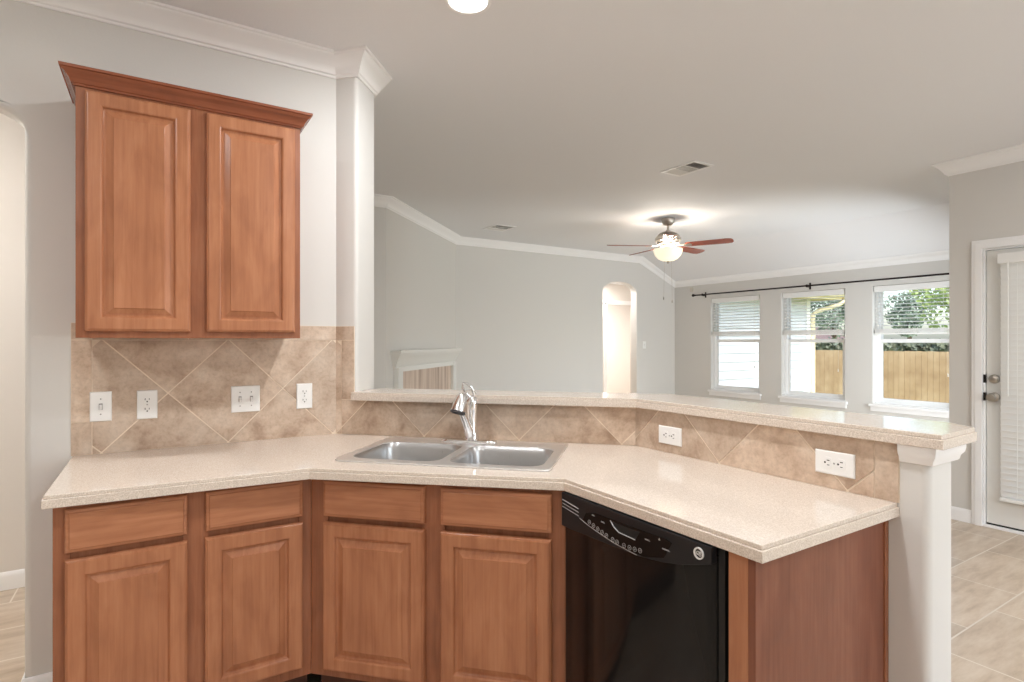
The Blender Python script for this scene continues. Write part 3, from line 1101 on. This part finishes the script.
TW = 0.0058
wall_plate('switch', 'white single switch plate at the left end of the tile backsplash', (-0.190, YW - TW, 1.101), 0)
wall_plate('outlet', 'white upright outlet on the backsplash just right of the single switch', (-0.036, YW - TW, 1.100), 0)
wall_plate('double', 'white square double switch plate under the middle of the wall cabinet', (0.331, YW - TW, 1.103), 0)
wall_plate('outlet', 'white upright outlet on the backsplash near the corner left of the sink', (0.581, YW - TW, 1.103), 0)
wall_plate('outlet', 'small sideways white outlet under the bar, just right of the tile corner', (XP - TW, 1.560, 0.984), -90, True)
wall_plate('outlet', 'sideways white outlet under the bar near the end of the peninsula', (XP - TW, 0.917, 0.992), -90, True)
wall_plate('rocker', 'small white switch on the far wall right of the arched opening', (6.728, YBACK, 1.295), 0)

# ------------------------------------------------------------------ sink and faucet
sk = thing('kitchen_sink', 'stainless steel double bowl sink set in the angled counter', 'sink', (*diag(-0.708, 2.15), 0.914), -45)
su, ss = -0.708, 2.15
A_ = lambda u, s: (u - su, s - ss)
o0, o1 = A_(-1.117, 1.892), A_(-0.300, 2.408)
B1 = (A_(-1.078, 1.938), A_(-0.722, 2.285))
B2 = (A_(-0.690, 1.938), A_(-0.336, 2.285))
m = MB()
outer = rrect(o0[0], o1[0], o0[1], o1[1], 0.03, 6)
hl = [rrect(b[0][0], b[1][0], b[0][1], b[1][1], 0.06, 6) for b in (B1, B2)]
m.plate(outer, hl, 0.0005, 0.0065)
m.build('rim', 'stainless', sk, bevel=0.004, seg=3)
for b in (B1, B2):
    m = MB()
    x0, y0, x1, y1 = b[0][0], b[0][1], b[1][0], b[1][1]
    ls = []
    for i, z in ((-0.002, 0.006), (0.0, 0.003), (0.006, -0.02), (0.014, -0.13), (0.022, -0.158), (0.045, -0.172)):
        ls.append([(x, y, z) for x, y in rrect(x0 + i, x1 - i, y0 + i, y1 - i, max(0.06 - i * 0.5, 0.03), 6)])
    cx_, cy_ = (x0 + x1) / 2, (y0 + y1) / 2
    ls.append([(cx_ + (q[0] - cx_) * 0.3, cy_ + (q[1] - cy_) * 0.3, -0.178) for q in ls[-1]])
    m.loft(ls, False, True)
    m.build('basin', 'stainless_basin', sk, smooth=50)
    m = MB().lathe([(0.056, -0.1765), (0.054, -0.173), (0.042, -0.174), (0.036, -0.176), (0.0, -0.176)], (cx_, cy_, 0), 28)
    m.build('drain', 'drain_dark', sk, smooth=40)

fu, fs, fz = -0.730, 2.352, 0.9205
fa = thing('faucet', 'chrome pull-out faucet with loop lever on the back of the sink', 'faucet', (*diag(fu, fs), fz), -45)
m = MB()
ov = lambda k, z: [(0.127 * k * (abs(math.cos(a)) ** 0.7) * (1 if math.cos(a) >= 0 else -1), 0.030 * k * (abs(math.sin(a)) ** 0.9) * (1 if math.sin(a) >= 0 else -1), z)
                   for a in [2 * PI * i / 40 for i in range(40)]]
m.loft([ov(1.0, 0), ov(1.0, 0.005), ov(0.94, 0.010), ov(0.6, 0.012)])
m.build('deck_plate', 'chrome', fa, smooth=50)
m = MB().lathe([(0.030, 0.010), (0.030, 0.022), (0.026, 0.032), (0.023, 0.055), (0.022, 0.10), (0.025, 0.14), (0.028, 0.165), (0.027, 0.184), (0.018, 0.198), (0.0, 0.201)], (0.016, 0.0, 0), 24)
m.build('body', 'chrome', fa, smooth=50)
m = MB()
m.tube([(0.010, -0.004, 0.014), (0.006, -0.022, 0.056), (0.000, -0.058, 0.108), (-0.005, -0.092, 0.148), (-0.006, -0.104, 0.160)], [0.022, 0.0195, 0.0165, 0.0155, 0.016], 18)
m.build('spout', 'chrome', fa, smooth=50)
m = MB().lathe([(0.0, 0.080), (0.013, 0.078), (0.021, 0.067), (0.025, 0.050), (0.0285, 0.030), (0.031, 0.010), (0.0315, 0.003)], (0, 0, 0), 24)
T = Matrix.Translation((-0.008, -0.122, 0.146)) @ Matrix.Rotation(rad(-16), 4, 'X') @ Matrix.Rotation(rad(10), 4, 'Y')
for v in m.bm.verts:
    v.co = T @ v.co
sh = m.build('spray_head', 'chrome_soft', fa, smooth=50)
m = MB().lathe([(0.0312, 0.004), (0.0312, -0.006), (0.024, -0.010), (0.0, -0.010)], (0, 0, 0), 24)
for v in m.bm.verts:
    v.co = T @ v.co
m.build('spray_face', 'spray_rubber', sh, smooth=40)
m = MB()
m.tube([(0.024, 0.0, 0.186), (0.028, -0.004, 0.212), (0.018, -0.016, 0.240), (0.002, -0.030, 0.258), (-0.012, -0.038, 0.258), (-0.016, -0.034, 0.238), (-0.004, -0.018, 0.212), (0.010, -0.004, 0.192)],
       [0.010, 0.008, 0.0068, 0.006, 0.006, 0.006, 0.007, 0.010], 12)
m.build('lever', 'chrome', fa, smooth=50)

# ------------------------------------------------------------------ dishwasher
dw = thing('dishwasher', 'black built-in dishwasher under the peninsula counter', 'dishwasher', (1.13, 1.463, 0), -90)
MB().box(0.004, 0.600, 0.02, 0.56, 0.10, 0.870).build('tub', 'black_void', dw)
m = MB()
pr = [(0.006, 0.012), (0.006, -0.006), (0.012, -0.011), (0.560, -0.011), (0.572, -0.009), (0.584, 0.002), (0.588, 0.012)]
m.loft([[(x, y, 0.135) for x, y in pr], [(x, y, 0.845) for x, y in pr]])
m.build('door', 'black_gloss', dw, smooth=40)
MB().box(0.590, 0.608, 0.0, 0.03, 0.11, 0.872).build('side_trim', 'black_void', dw)
MB().box(0.01, 0.598, 0.055, 0.075, 0.0, 0.125).build('toe_panel', 'black_satin', dw)
m = MB()
low = [(0.006, 0.765), (0.06, 0.764), (0.128, 0.767), (0.20, 0.769), (0.259, 0.771), (0.351, 0.775), (0.437, 0.787), (0.50, 0.802), (0.560, 0.822), (0.588, 0.832)]
m.plate(low + [(0.588, 0.872), (0.006, 0.872)], [], -0.024, -0.004, lambda u, v, q: (u, q, v))
cp = m.build('control_panel', 'black_satin', dw, bevel=0.004, seg=2)
m = MB()
ins = [(0.112, 0.806), (0.16, 0.797), (0.21, 0.789), (0.26, 0.783), (0.32, 0.780), (0.37, 0.781), (0.44, 0.800), (0.468, 0.846), (0.450, 0.851), (0.17, 0.846), (0.13, 0.836)]
m.plate(ins, [], -0.0256, -0.0235, lambda u, v, q: (u, q, v))
m.build('button_panel', 'black_gloss', dw)
MB().tube([(0.100, -0.0255, 0.812), (0.14, -0.0258, 0.802), (0.182, -0.0258, 0.794), (0.26, -0.0258, 0.782), (0.345, -0.0258, 0.777)], 0.0008, 6).build('trim_line', 'silver_print', dw)
m = MB()
for k in range(3):
    z = 0.848 - 0.011 * k
    m.loft([[(0.012, -0.0245, z), (0.012, -0.0262, z + 0.0012), (0.012, -0.0245, z + 0.0024)], [(0.094, -0.0245, z - 0.010), (0.094, -0.0262, z - 0.0088), (0.094, -0.0245, z - 0.0076)]])
m.build('vent_trim', 'silver_print', dw)
m = MB()
m.plate([(0.246, 0.842), (0.272, 0.823), (0.342, 0.820), (0.356, 0.842)], [], -0.0262, -0.0250, lambda u, v, q: (u, q, v))
hp = m.build('latch_recess', 'black_void', dw)
MB().tube([(0.240, -0.0262, 0.843), (0.256, -0.0266, 0.828), (0.276, -0.0268, 0.819), (0.340, -0.0266, 0.817)], 0.0014, 8).build('recess_lip', 'silver_print', hp)


def ring(m, cx, cz, r, th, y0, y1, n=18):
    o_ = [(cx + r * math.cos(2 * PI * k / n), cz + r * math.sin(2 * PI * k / n)) for k in range(n)]
    i_ = [(cx + (r - th) * math.cos(2 * PI * k / n), cz + (r - th) * math.sin(2 * PI * k / n)) for k in range(n)]
    m.plate(o_, [i_], y0, y1, lambda u, v, q: (u, q, v))


def button_z(x):
    return 0.812 - 0.22 * (x - 0.147) if x < 0.27 else (0.786 + 0.12 * (x - 0.29))


for x in (0.147, 0.166, 0.185, 0.204, 0.223, 0.250, 0.268, 0.296, 0.318, 0.338, 0.358):
    z = 0.813 - 0.26 * (x - 0.147) + 0.62 * max(0, x - 0.19) ** 2 * 2
    m = MB()
    ring(m, x, z, 0.0066, 0.0009, -0.0268, -0.0252)
    m.box(x - 0.0022, x + 0.0022, -0.0266, -0.0252, z - 0.0005, z + 0.0005)
    m.box(x - 0.0005, x + 0.0005, -0.0266, -0.0252, z - 0.0022, z + 0.0022)
    m.build('button', 'silver_print', dw)
for x, z, l in ((0.165, 0.838, 0.013), (0.208, 0.829, 0.016), (0.385, 0.830, 0.018), (0.450, 0.824, 0.026)):
    m = MB()
    m.box(x - l / 2, x + l / 2, -0.0266, -0.0252, z - 0.0014, z - 0.0004)
    m.box(x - l / 2, x + l / 2 - 0.003, -0.0266, -0.0252, z + 0.0006, z + 0.0016)
    m.build('legend_print', 'silver_print', dw)
m = MB()
m.plate([(0.424, 0.842), (0.430, 0.842), (0.427, 0.848)], [], -0.0266, -0.0252, lambda u, v, q: (u, q, v))
m.build('indicator_print', 'silver_print', dw)
m = MB()
bx, bz_ = 0.553, 0.848
ring(m, bx, bz_, 0.0145, 0.0036, -0.0275, -0.0235, 28)
bd = m.build('badge', 'badge_silver', dw)
m = MB()
ring(m, bx - 0.0030, bz_, 0.0048, 0.0013, -0.0262, -0.0238, 16)
ring(m, bx + 0.0034, bz_ + 0.0018, 0.0034, 0.0011, -0.0262, -0.0238, 16)
ring(m, bx + 0.0032, bz_ - 0.0030, 0.0038, 0.0011, -0.0262, -0.0238, 16)
m.tube([(bx - 0.0065, -0.025, bz_ - 0.003), (bx, -0.025, bz_ + 0.001), (bx + 0.007, -0.025, bz_ + 0.0055)], 0.0007, 6)
m.build('monogram', 'badge_silver', bd)

# ------------------------------------------------------------------ ceiling things
for i, (x, y, lb) in enumerate(CANS):
    t = thing('recessed_light', lb, 'ceiling light', (x, y, CEIL), 0, 'recessed ceiling lights')
    MB().lathe([(0.094, -0.0005), (0.094, -0.005), (0.086, -0.008), (0.078, -0.006), (0.078, -0.0005)], (0, 0, 0), 36, caps=False).build('trim_ring', 'white_trim', t, smooth=40)
    MB().lathe([(0.078, -0.001), (0.077, -0.005), (0.05, -0.0075), (0.0, -0.008)], (0, 0, 0), 36, caps=False).build('lens', 'can_lens', t, smooth=60)
    l = light('recessed_lamp', 'AREA', (x, y, CEIL - 0.012), CAN_POWER, size=0.14, color=CAN_COLOR)
# lamps of the hall, passage and the bedroom past it
for x, y, z, p_, col in ((-1.6, 3.3, CEIL - 0.02, 30, (1, 0.96, 0.92)), (6.3, 7.2, 2.36, 24, (1, 0.96, 0.93)), (7.6, 8.5, 2.36, 75, (1, 0.97, 0.945))):
    light('hall_lamp', 'AREA', (x, y, z), p_, size=0.2, color=col)


def vent(label, x0, x1, y0, y1, rot=0.0):
    cx, cy = (x0 + x1) / 2, (y0 + y1) / 2
    t = thing('ceiling_vent', label, 'air vent', (cx, cy, CEIL), rot)
    a, b = (x1 - x0) / 2, (y1 - y0) / 2
    m = MB()
    m.plate([(-a, -b), (a, -b), (a, b), (-a, b)], [[(-a + 0.024, -b + 0.024), (a - 0.024, -b + 0.024), (a - 0.024, b - 0.024), (-a + 0.024, b - 0.024)]], -0.008, -0.0003)
    m.build('frame', 'white_trim', t, bevel=0.003)
    MB().box(-a + 0.02, a - 0.02, -b + 0.02, b - 0.02, -0.0015, -0.0004).build('duct_opening', 'vent_shade', t)
    inner = 2 * (b - 0.024)
    for k, ang in enumerate((55, 25, -50)):
        s0 = -b + 0.024 + inner * k / 3
        m = MB()
        n = 6
        for q in range(n):
            yy = s0 + inner / 3 * (q + 0.5) / n
            h = inner / 3 / n * 0.42
            dy, dz = h * math.cos(rad(ang)), h * math.sin(rad(ang))
            m.loft([[(-a + 0.022, yy - dy, -0.006 - dz * 0.4), (-a + 0.022, yy + dy, -0.006 + dz * 0.4), (-a + 0.022, yy + dy, -0.005 + dz * 0.4), (-a + 0.022, yy - dy, -0.005 - dz * 0.4)],
                    [(a - 0.022, yy - dy, -0.006 - dz * 0.4), (a - 0.022, yy + dy, -0.006 + dz * 0.4), (a - 0.022, yy + dy, -0.005 + dz * 0.4), (a - 0.022, yy - dy, -0.005 - dz * 0.4)]])
        m.box(-a + 0.022, a - 0.022, s0 - 0.004, s0 + 0.004, -0.008, -0.002)
        m.build('louvers', 'vent_white', t)
    return t


vent('white rectangular ceiling vent nearest the kitchen, above the fan', 3.42, 3.645, 2.855, 3.20)
vent('white rectangular ceiling vent farther back, left of the fan', 3.335, 3.615, 5.64, 5.96)

# unseen pendant, added over the breakfast corner to brighten the rooms
ch = thing('added_pendant_lamp', 'added frosted globe pendant for fill light over the dining corner, out of view', 'pendant lamp', (3.3, -0.55, CEIL))
MB().lathe([(0.0, -0.001), (0.06, -0.002), (0.06, -0.02), (0.02, -0.035), (0.0, -0.036)], n=24).build('canopy', 'brushed_nickel', ch, smooth=40)
MB().tube([(0, 0, -0.03), (0, 0, -0.62)], 0.007, 10).build('rod', 'brushed_nickel', ch)
MB().lathe([(0.05, -0.60), (0.052, -0.64), (0.04, -0.65)], n=24).build('fitter', 'brushed_nickel', ch, smooth=40)
MB().lathe([(0.05 + 0.13 * math.sin(PI * k / 10), -0.645 - 0.15 * (1 - math.cos(PI * k / 10))) for k in range(11)][:10] + [(0.0, -0.945)], n=32, caps=False).build('globe', 'globe_glass', ch, smooth=60)
lp = light('added_pendant_bulb', 'POINT', (3.3, -0.55, CEIL - 0.80), PENDANT_FILL, size=0.17, color=(0.975, 0.985, 1.0))

# ceiling fan
FX, FY = 4.808, 4.383
fn_ = thing('ceiling_fan', 'ceiling fan with five reddish blades and a lit glass bowl', 'ceiling fan', (FX, FY, CEIL), 0)
MB().lathe([(0.0, 0.0), (0.072, -0.001), (0.074, -0.012), (0.066, -0.045), (0.050, -0.068), (0.026, -0.078), (0.0, -0.079)], n=32).build('canopy', 'brushed_nickel', fn_, smooth=50)
MB().lathe([(0.012, -0.07), (0.012, -0.125), (0.024, -0.132), (0.026, -0.146), (0.02, -0.152)], n=20).build('downrod', 'brushed_nickel', fn_, smooth=50)
MB().lathe([(0.02, -0.145), (0.055, -0.150), (0.092, -0.165), (0.125, -0.195), (0.142, -0.222), (0.144, -0.244), (0.134, -0.256), (0.118, -0.262), (0.118, -0.285), (0.09, -0.292), (0.0, -0.292)],
           n=40).build('motor_housing', 'brushed_nickel', fn_, smooth=40)
cam_ang = math.atan2(-FY, -FX)
for k in range(5):
    a = cam_ang + 2 * PI * k / 5 + rad(2)
    M = Matrix.Rotation(a, 4, 'Z')
    pitch = rad(-12)
    m = MB()
    outline = [(0.20, -0.052), (0.30, -0.058), (0.50, -0.064), (0.62, -0.066), (0.668, -0.058), (0.685, -0.035), (0.690, 0), (0.685, 0.035), (0.668, 0.058), (0.62, 0.066), (0.50, 0.064), (0.30, 0.058), (0.20, 0.052), (0.185, 0)]
    m.plate(outline, [], -0.003, 0.003)
    for v in m.bm.verts:
        v.co = M @ (Matrix.Translation((0, 0, -0.305)) @ (Matrix.Rotation(pitch, 4, 'X') @ v.co))
    bl = m.build('blade', 'fan_blade_wood', fn_)
    m = MB()
    m.plate([(0.085, -0.018), (0.15, -0.012), (0.19, -0.030), (0.25, -0.034), (0.262, 0.0), (0.25, 0.034), (0.19, 0.030), (0.15, 0.012), (0.085, 0.018)], [], -0.007, -0.0032)
    for v in m.bm.verts:
        tw = pitch * min(1, max(0, (v.co.x - 0.085) / 0.08))
        v.co = M @ (Matrix.Translation((0, 0, -0.305 + (0.012 if v.co.x < 0.1 else 0))) @ (Matrix.Rotation(tw, 4, 'X') @ v.co))
    m.build('blade_bracket', 'brushed_nickel', bl)
MB().lathe([(0.085, -0.290), (0.085, -0.312), (0.060, -0.318), (0.060, -0.326), (0.0, -0.326)], n=32).build('light_fitter', 'brushed_nickel', fn_, smooth=40)
m = MB().lathe([(0.155, -0.340), (0.158, -0.346), (0.154, -0.372), (0.138, -0.410), (0.108, -0.444), (0.066, -0.466), (0.022, -0.474), (0.0, -0.475)], n=40, caps=False)
m.build('glass_bowl', 'bowl_glass', fn_, smooth=60)
MB().lathe([(0.0, -0.472), (0.012, -0.474), (0.016, -0.482), (0.010, -0.490), (0.006, -0.500), (0.0, -0.502)], n=16).build('finial', 'brushed_nickel', fn_, smooth=50)
m = MB().tube([(0, 0, -0.326), (0, 0, -0.474)], 0.005, 8)
m.build('stem', 'brushed_nickel', fn_)
for dx, dy, zl in ((0.03, -0.02, -0.905), (-0.03, 0.02, -0.870)):
    m = MB().tube([(dx, dy, -0.32), (dx * 1.3, dy * 1.3, zl)], 0.0016, 6)
    m.lathe([(0.002, zl), (0.007, zl - 0.008), (0.008, zl - 0.024), (0.003, zl - 0.034)], (dx * 1.3, dy * 1.3, 0), 10)
    m.build('pull_chain', 'brushed_nickel', fn_)
for k in range(5):
    a = cam_ang + 2 * PI * k / 5 + rad(38)
    light('fan_bulb', 'POINT', (FX + 0.115 * math.cos(a), FY + 0.115 * math.sin(a), CEIL - 0.352), 4.8, size=0.025, color=(1.0, 0.90, 0.78))

# small beige sensor high on the window wall
m = MB().plate(rrect(-0.022, 0.022, 0, 0.075, 0.008, 3), [], -0.03, 0.0, lambda u, v, q: (u, q, v))
for v in m.bm.verts:
    v.co = Vector((XWIN + v.co.y, 6.27 - v.co.x, 2.165 + v.co.z))
tag(m.build('motion_sensor', 'beige_plastic', None, bevel=0.004), 'small beige sensor box high in the corner left of the curtain rod', 'sensor')

# fireplace mantel on the angled wall
n0 = -3.33 * R2
vm0, vm1 = 5.045, 6.955
vc = (vm0 + vm1) / 2
# world of local (v, n): X = R2*(v+n), Y = R2*(v-n)
fm = thing('fireplace_mantel', 'white fireplace mantel with tan stone surround on the angled far wall', 'fireplace', (R2 * (vc + n0), R2 * (vc - n0), 0), 45)
hw_ = (vm1 - vm0) / 2
# local x = along the wall, y = into the wall
MP = [(o_ * 0.55, z_) for o_, z_ in [(0, 1.09), (0.055, 1.09), (0.060, 1.105), (0.070, 1.11), (0.085, 1.135), (0.110, 1.165), (0.150, 1.205), (0.172, 1.22), (0.178, 1.235), (0.198, 1.238), (0.200, 1.268), (0, 1.268)]]
hx = hw_ - 0.07
m = MB()
loops = []
for px, side in ((-hx, -1), (hx, 1)):
    loops.append([(px + side * o * 0.65, -o, z) for o, z in MP])
m.loft(loops)
for side in (-1, 1):
    l0 = [(side * (hx + o * 0.65), -o, z) for o, z in MP]
    l1 = [(side * (hx + o * 0.65), 0.0, z) for o, z in MP]
    m.loft([l0, l1])
m.build('mantel_shelf', 'mantel_white', fm, smooth=35)
for side in (-1, 1):
    m = MB().box(min(side * hx, side * (hx - 0.11)), max(side * hx, side * (hx - 0.11)), -0.055, 0, 0, 1.10)
    m.box(min(side * (hx + 0.006), side * (hx - 0.116)), max(side * (hx + 0.006), side * (hx - 0.116)), -0.062, 0, 0, 0.14)
    m.build('leg', 'mantel_white', fm, bevel=0.004)
MB().box(-hx + 0.11, hx - 0.11, -0.05, 0, 1.055, 1.10).build('frieze', 'mantel_white', fm)
MB().plate([(-hx + 0.11, 0), (-0.42, 0), (-0.42, 0.74), (0.42, 0.74), (0.42, 0), (hx - 0.11, 0), (hx - 0.11, 1.06), (-hx + 0.11, 1.06)], [], -0.02, 0.0,
           lambda u, v, q: (u, q, v)).build('surround', 'surround_stone', fm)
MB().box(-0.42, 0.42, -0.008, 0.0, 0.0, 0.74).build('firebox', 'black_void', fm)

# ------------------------------------------------------------------ outside
GZ = -0.55
struct('ground', MB().box(7.6, 70, -45, 60, GZ - 0.2, GZ), 'lawn')
# the house wing past the back wall: lap siding, eave, gutter
hw2 = thing('house_wing', 'white lap sided house wing with eave and downspout outside the windows', 'house', (12.1, 7.0, GZ), 0)
m = MB()
z = 0.0
top = 2.27 - GZ
while z < top:
    z1_ = min(z + 0.167, top)
    m.loft([[(-4.5, -0.016, z), (-4.5, -0.003, z1_), (-4.5, 0.12, z1_), (-4.5, 0.12, z)], [(0.0, -0.016, z), (0.0, -0.003, z1_), (0.0, 0.12, z1_), (0.0, 0.12, z)]])
    z = z1_
m.box(-0.12, 0.0, 0.12, 4.0, 0, top)
m.build('siding', 'lap_siding', hw2)
MB().box(-0.11, 0.02, -0.026, 0.02, 0, top).build('corner_trim', 'vinyl_white', hw2)
MB().box(-4.5, 0.55, -0.45, 0.12, top, top + 0.02).build('soffit', 'soffit_tan', hw2)
m = MB().box(-4.5, 0.57, -0.47, -0.45, top - 0.02, top + 0.15)
m.box(0.55, 0.57, -0.45, 4.0, top - 0.02, top + 0.15)
m.build('fascia', 'downspout_beige', hw2)
m = MB().loft([[(-4.5, -0.47, top + 0.15), (0.57, -0.47, top + 0.15), (0.57, 4.0, top + 0.15), (-4.5, 4.0, top + 0.15)],
               [(-4.5, 1.7, top + 1.1), (-1.2, 1.7, top + 1.1), (-1.2, 2.2, top + 1.1), (-4.5, 2.2, top + 1.1)]])
m.build('roof', 'roof_shingle', hw2)
m = MB().loft([[(x, -0.47, top + 0.15), (x, -0.47, top + 0.03), (x, -0.54, top + 0.03), (x, -0.59, top + 0.10), (x, -0.59, top + 0.15)] for x in (-4.5, 0.6)])
m.build('gutter', 'downspout_beige', hw2)
m = MB().tube([(0.50, -0.52, top + 0.05), (0.50, -0.52, top - 0.04), (0.40, -0.44, top - 0.12), (0.12, -0.12, top - 0.26), (0.06, -0.06, top - 0.32), (0.06, -0.06, 0.05)], 0.045, 12)
m.build('downspout', 'downspout_beige', hw2, smooth=50)

# fence
ft = thing('garden_fence', 'tall light cedar board fence behind the yard', 'fence', (18.0, 8.0, GZ), -90)
ftop = 1.07 - GZ
m = MB()
x = -9.0
while x < 14.0:
    m.box(x, x + 0.137, random.uniform(-0.004, 0.004), 0.018 + random.uniform(-0.002, 0.002), 0.03, ftop + random.uniform(-0.008, 0.008))
    x += 0.142
m.build('boards', 'cedar', ft)
m = MB()
for zz in (0.3, ftop - 0.3):
    m.box(-9, 14, 0.02, 0.06, zz, zz + 0.09)
m.build('rails', 'cedar', ft)

# far house and trees
fh = thing('far_house', 'pale house with brownish roof far beyond the fence', 'house', (42, 27.5, GZ), 0)
MB().box(-3, 5, -5, 5, 0, 2.0).build('wall', 'house_far_paint', fh)
m = MB().loft([[(-3.5, -5.5, 2.0), (5.5, -5.5, 2.0), (5.5, 5.5, 2.0), (-3.5, 5.5, 2.0)], [(0, -3.5, 3.0), (2, -3.5, 3.0), (2, 3.5, 3.0), (0, 3.5, 3.0)]])
m.build('roof', 'roof_far_paint', fh)


def tree(label, x, y, h, rx, rz, mat, n, low=0.35, size=0.28, name='tree', cat='tree'):
    t = thing(name, label, cat, (x, y, GZ))
    MB().tube([(0, 0, 0), (0.05, 0.02, h * 0.4), (0.0, 0.05, h * 0.8)], [0.16, 0.12, 0.05], 8).build('trunk', 'bark', t, smooth=50)
    m = MB()
    lobes = [(random.uniform(-0.5, 0.5) * rx, random.uniform(-0.5, 0.5) * rx, h * low + rz + random.uniform(-0.5, 0.5) * rz, random.uniform(0.45, 0.65)) for _ in range(7)]
    for _ in range(n):
        lx_, ly, lz, k = random.choice(lobes)
        d = Vector((random.gauss(0, 1), random.gauss(0, 1), random.gauss(0, 1))).normalized() * random.uniform(0.6, 1.0) ** 0.5
        p_ = Vector((lx_ + d.x * rx * k, ly + d.y * rx * k, lz + d.z * rz * k))
        a = Vector((random.gauss(0, 1), random.gauss(0, 1), random.gauss(0, 1))).normalized()
        b_ = a.orthogonal().normalized()
        c_ = a.cross(b_)
        s = size * random.uniform(0.5, 1.0)
        m.f([m.v(p_ - b_ * s * 0.5), m.v(p_ + c_ * s * 0.28), m.v(p_ + b_ * s * 0.5), m.v(p_ - c_ * s * 0.28)])
    m.build('foliage', mat, t)


tree('dark green tree past the downspout in the middle window', 33, 17.6, 5.8, 2.3, 2.0, 'leaf_dark', 2600)
tree('grey green tree at the left of the right window', 36, 15.0, 5.0, 1.5, 1.7, 'leaf_dark', 2000)
tree('light green tree filling the middle of the right window', 27, 9.3, 5.2, 2.0, 1.8, 'leaf_light', 2600)
tree('light green tree at the right edge of the right window', 30, 5.6, 4.2, 1.7, 1.3, 'leaf_light', 1800)
hg = thing('hedge', 'long low grey green hedge showing just above the fence top', 'hedge', (24.0, 10.5, GZ))
m = MB()
for _ in range(9000):
    p_ = Vector((random.uniform(-0.6, 0.6), random.uniform(-7, 6), random.uniform(0.9, 1.80 + 0.12 * random.random())))
    a = Vector((random.gauss(0, 1), random.gauss(0, 1), random.gauss(0, 1))).normalized()
    b_ = a.orthogonal().normalized()
    c_ = a.cross(b_)
    s_ = random.uniform(0.10, 0.2)
    m.f([m.v(p_ - b_ * s_), m.v(p_ + c_ * s_ * 0.6), m.v(p_ + b_ * s_), m.v(p_ - c_ * s_ * 0.6)])
m.build('foliage', 'leaf_hedge', hg)
MB().box(-0.25, 0.25, -6.8, 5.8, 0.0, 1.5).build('branches', 'bark', hg)
